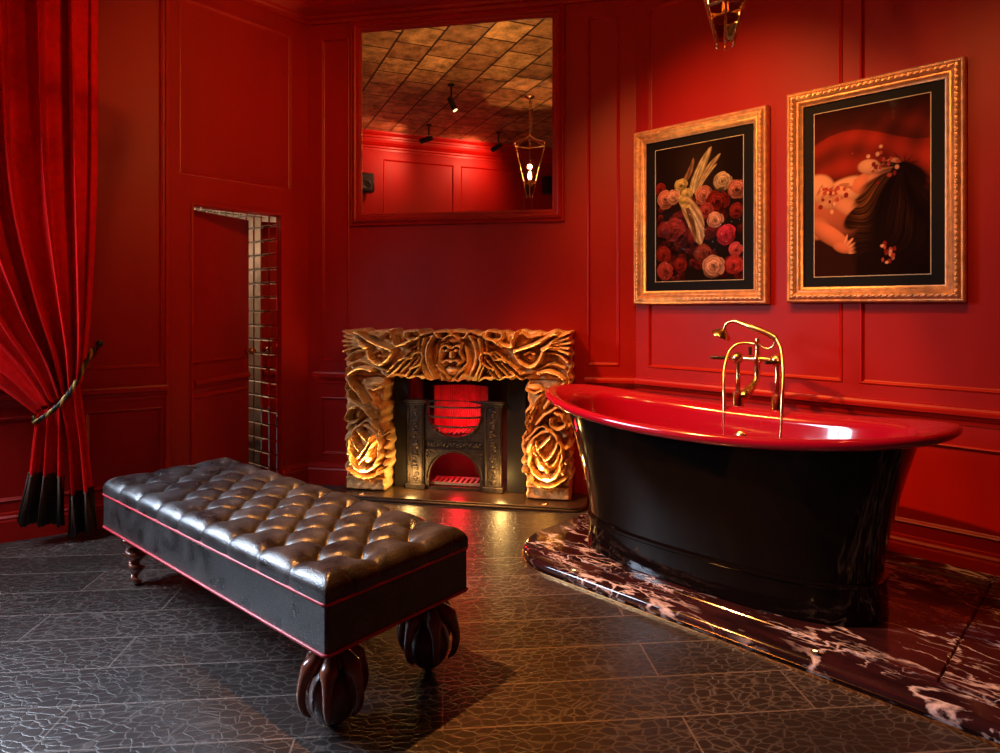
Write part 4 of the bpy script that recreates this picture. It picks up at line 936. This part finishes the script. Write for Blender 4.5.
# cushion: side wall + tufted height field
px_, py_ = BX/9, BY/3
def tuft(x, y):
    ux, uy = (x+hx_)/px_, (y+hy_)/py_         # buttons at (i, j+.5) and (i+.5, j+1)
    p = ux+(uy-.5); q = ux-(uy-.5)
    e = min(hx_-abs(x), hy_-abs(y))
    ex, ey = hx_-abs(x), hy_-abs(y)
    # diamond interior
    a = abs(math.sin(PI*p)); b = abs(math.sin(PI*q))
    inner_ = 1-(1-min(1, a*1.15))**3.6; inner2 = 1-(1-min(1, b*1.15))**3.6
    h = min(inner_, inner2)*.6+inner_*inner2*.4
    # outside the outermost buttons the pleats run square to the edge
    if ey < py_*.5:
        c = abs(math.sin(PI*ux)); s = 1-(1-min(1, c*1.3))**2.2*.9; t = 1-ey/(py_*.5); t = min(1, t*3)
        h = h*(1-t)+s*t if t < 1 else s
    elif ex < px_*.5:
        c = abs(math.sin(PI*(uy))); s = 1-(1-min(1, c*1.3))**2.2*.7; t = min(1, (1-ex/(px_*.5))*3); h = h*(1-t)+s*t
    # buttons
    bd = 9
    for (i, j) in ((round(ux), round(uy-.5)+.5), (round(ux-.5)+.5, round(uy))):
        bx_, by_ = (i)*px_-hx_, j*py_-hy_
        if abs(bx_) < hx_-.05 and abs(by_) < hy_-.05: bd = min(bd, math.hypot(x-bx_, y-by_))
    dip = math.exp(-(bd/.036)**1.15)
    return h, dip
nx, ny = 336, 114; mb = MB(); V_ = []; Fc = []
for j in range(ny+1):
    for i in range(nx+1):
        u, v = i/nx*2-1, j/ny*2-1
        x, y = u*hx_, v*hy_
        e = min(hx_-abs(x), hy_-abs(y)); h, dip = tuft(x, y)
        rim = math.sqrt(max(0, 1-(1-min(1, e/.060))**2))
        zb = CZ1+.030+(CZ2-CZ1-.030)*rim
        z = zb+(.011*h)*min(1, .5+e/.06)-.028*dip
        g = 1+.006*(1-rim)*h
        V_.append((x*g, y*(1+.014*(1-rim)*h), z))
n = nx+1
for j in range(ny):
    for i in range(nx): Fc.append((j*n+i, j*n+i+1, (j+1)*n+i+1, (j+1)*n+i))
bd = [i for i in range(n)]+[j*n+nx for j in range(1, ny+1)]+[ny*n+i for i in range(nx-1, -1, -1)]+[j*n for j in range(ny-1, 0, -1)]
prev = bd; m = len(bd)
for lv in (.7, .4, .15, 0):
    b0 = len(V_)
    for k in bd: V_.append((V_[k][0]*(1 if lv else 1), V_[k][1], CZ1+.004+(V_[k][2]-CZ1-.004)*lv))
    cur = list(range(b0, b0+m))
    for k in range(m): Fc.append((prev[k], cur[k], cur[(k+1) % m], prev[(k+1) % m]))
    prev = cur
Fc.append(tuple(prev)); mb.add(V_, Fc); mb.build('tufted_cushion', M_leather, be, 80)
for j in range(1, 6):
    off = 0 if j % 2 else .5
    for i in range(0, 10):
        bx_ = (i+off)*px_-hx_; by_ = j*.5*py_-hy_
        if abs(bx_) < hx_-.05:
            MB().ball((bx_, by_, CZ2-.027), (.012, .012, .006), 10, 6).build('tuft_button', M_leather, be, 60)
# claw and ball feet at the near end
def claw_foot(x, y, rot):
    o = MB()
    o.lathe([(.001, .262), (.052, .262), (.050, .250), (.036, .238), (.034, .222), (.044, .205), (.052, .190), (.046, .172), (.020, .165), (.001, .165)], 24, c=(x, y, 0))
    for k in range(6):
        a = rot+2*PI*k/6; P = lambda r, z: (x+r*math.cos(a), y+r*math.sin(a), z)
        o.tube([P(.022, .222), P(.050, .203), P(.070, .182), P(.086, .158), P(.096, .125), P(.097, .092), P(.088, .060), P(.070, .038)], [.018, .022, .029, .019, .0145, .013, .0095, .003], 10, smooth=4)
    c = o.build('claw_foot', M_wood, be, 60)
    MB().ball((x, y, .086), (.072, .072, .086), 28, 18).build('ball', M_walnut, c, 60)
claw_foot(hx_-.098, -hy_+.095, .25); claw_foot(hx_-.098, hy_-.095, .55)
# twisted tapering legs at the far end
for s in (-1, 1):
    x, y = -hx_+.10, s*(hy_-.10); mb = MB(); rings = []
    for k in range(81):
        t = k/80; z = .262*(1-t); env = .068*(1-t)**1.15+.015; rr = env*(.80+.20*math.cos(t*2*PI*4.3-.6)) if t > .06 else env*.75
        off = .010*(1-t*.3)*(t > .05); ph = t*2*PI*4.3
        cx, cy = x+off*math.cos(ph), y+off*math.sin(ph)
        rings.append([(cx+rr*math.cos(2*PI*j/20), cy+rr*math.sin(2*PI*j/20), max(.0, z+.006*math.cos(2*PI*j/20-ph)*(0.05 < t < .95))) for j in range(20)])
    mb.loft(rings, True, True); mb.build('twisted_leg', M_wood, be, 60)

# ---------------------------------------------------------------- curtain
YC = -.17
def cpt(px, py): return FX.px(px, py, YC)
cu = thing('velvet_curtain', 'floor length red velvet curtain gathered by a rope tieback', 'curtain', FX.p(0, 0, 0), FX.ang)
def curve(P, n): 
    Q = np.array(cr_pts(P, 12)); t = np.linspace(0, len(Q)-1, n); return np.stack([np.interp(t, np.arange(len(Q)), Q[:, k]) for k in range(2)], 1)
def drape(left, right, nf, amp, rows=90, cols=220, y0=0, seed=1, top=None):
    L = curve([cpt(*p) for p in left], rows); Rr = curve([cpt(*p) for p in right], rows); mb = MB(); V_ = []
    rnd = np.random.RandomState(seed); ph = rnd.rand(4)*6
    for j in range(rows):
        t = j/(rows-1)
        for i in range(cols):
            u = i/(cols-1); uu = u+.012*math.sin(u*9+ph[0])+.01*math.sin(u*23+ph[1])
            x = L[j, 0]*(1-u)+Rr[j, 0]*u; z = L[j, 1]*(1-u)+Rr[j, 1]*u
            A = amp(t)
            f = .8-1.6*(.5+.5*math.sin(2*PI*nf*uu+.5*math.sin(t*3+ph[2])+.4*math.sin(uu*31+ph[1])))**2.2
            y = YC+y0+A*f+.15*A*math.sin(2*PI*nf*2.3*uu+ph[3]); x += .35*A*math.cos(2*PI*nf*uu)*(0 < i < cols-1)
            V_.append((x, min(y, -.03), z))
    Fc = [(j*cols+i, j*cols+i+1, (j+1)*cols+i+1, (j+1)*cols+i) for j in range(rows-1) for i in range(cols-1)]
    mb.add(V_, Fc); return mb, V_, rows, cols
mb, *_ = drape([(-190, -75), (-180, 120), (-150, 260), (-70, 345), (0, 390), (34, 414)], [(91, -75), (91, 60), (91, 170), (88, 270), (84, 340), (79, 384)], 8.0, lambda t: .115-.075*t**2)
o = mb.build('upper_drape', M_velvet, cu, 180); md = o.modifiers.new('thick', 'SOLIDIFY'); md.thickness = .004
def tail(lf, rt, nf, seed, hemz, fr_l, fr_r):
    mb, V_, rows, cols = drape(lf, rt, nf, lambda t: .018+.030*t, 50, 110, .0, seed)
    o = mb.build('lower_drape', M_velvet, cu, 180); md = o.modifiers.new('thick', 'SOLIDIFY'); md.thickness = .004
    last = V_[-cols:]; k = MB(); gd = MB()
    a = cpt(*fr_l); b = cpt(*fr_r)
    for i in range(0, cols*2):
        f = i/(cols*2-1)*(cols-1); q = last[int(f)]; t = f/(cols-1)
        ex = a[0]*(1-t)+b[0]*t+random.uniform(-.006, .006); ez = max(.012, a[1]*(1-t)+b[1]*t+random.uniform(-.01, .01)); yy = q[1]-.004+random.uniform(-.012, .006)
        k.tube([(q[0], yy, q[2]+.012), ((q[0]+ex)/2+random.uniform(-.004, .004), yy-.004, (q[2]+ez)/2), (ex, yy, ez)], [.0032, .0038, .0034], 5)
    k.build('fringe', M_fringe, cu, 180)
    gd.tube([(q[0], q[1]-.006, q[2]+.006) for q in last[::2]], .006, 8); gd.build('fringe_heading', M_rope, cu, 60)
tail([(36, 414), (32, 440), (28, 476)], [(62, 402), (63, 440), (64, 477)], 2.6, 3, 0, (17, 523), (64, 524))
tail([(58, 402), (66, 440), (70, 497)], [(80, 384), (86, 430), (93, 490)], 1.8, 5, 0, (69, 535), (97, 528))
# tieback rope: round the gathers and up to the hook
hk = cpt(96, 347)
rp = [(*cpt(33, 419), -.10), (*cpt(36, 421), -.20), (*cpt(48, 413), -.235), (*cpt(60, 403), -.24), (*cpt(71, 390), -.225), (*cpt(79, 376), -.19), (*cpt(86, 362), -.14), (*cpt(93, 350), -.07)]
rp = [(a, c, b) for a, b, c in rp]
Q = [Vector(q) for q in cr_pts(rp, 14)]; ro = MB(); gs_ = MB()
for s in range(3):
    P = []
    for i, q in enumerate(Q):
        t = (Q[min(i+1, len(Q)-1)]-Q[max(i-1, 0)]).normalized(); a = t.cross(Vector((0, 0, 1))).normalized(); b = a.cross(t); an = i*.42+s*2*PI/3
        P.append(q+(a*math.cos(an)+b*math.sin(an))*.0068)
    (gs_ if s == 0 else ro).tube(P, .0072, 6)
rp_ = ro.build('tieback_rope', M_cord, cu, 60); gs_.build('gold_strand', M_goldcord, rp_, 60)
tr = MB().box(-1.1, .68, -.20, -.14, CEIL-.20, CEIL-.17); tr.build('curtain_track', M_trim, cu)
ho = thing('tieback_hook', 'small black wall hook holding the curtain tieback', 'hook', FX.p(cpt(97, 345)[0]+.01, 0, cpt(97, 345)[1]), FX.ang)
MB().lathe([(.001, 0), (.018, 0), (.018, .006), (.006, .01), (.006, .05), (.012, .058), (.014, .07), (.008, .08), (.001, .082)], 16).map(lambda x, y, z: (x, -z, y)).build('hook_stem', M_spk, ho, 40)
MB().tube([(0, -.06, 0), (-.01, -.07, -.02), (-.012, -.05, -.035)], .006, 8, smooth=4).build('hook_arm', M_spk, ho, 60)
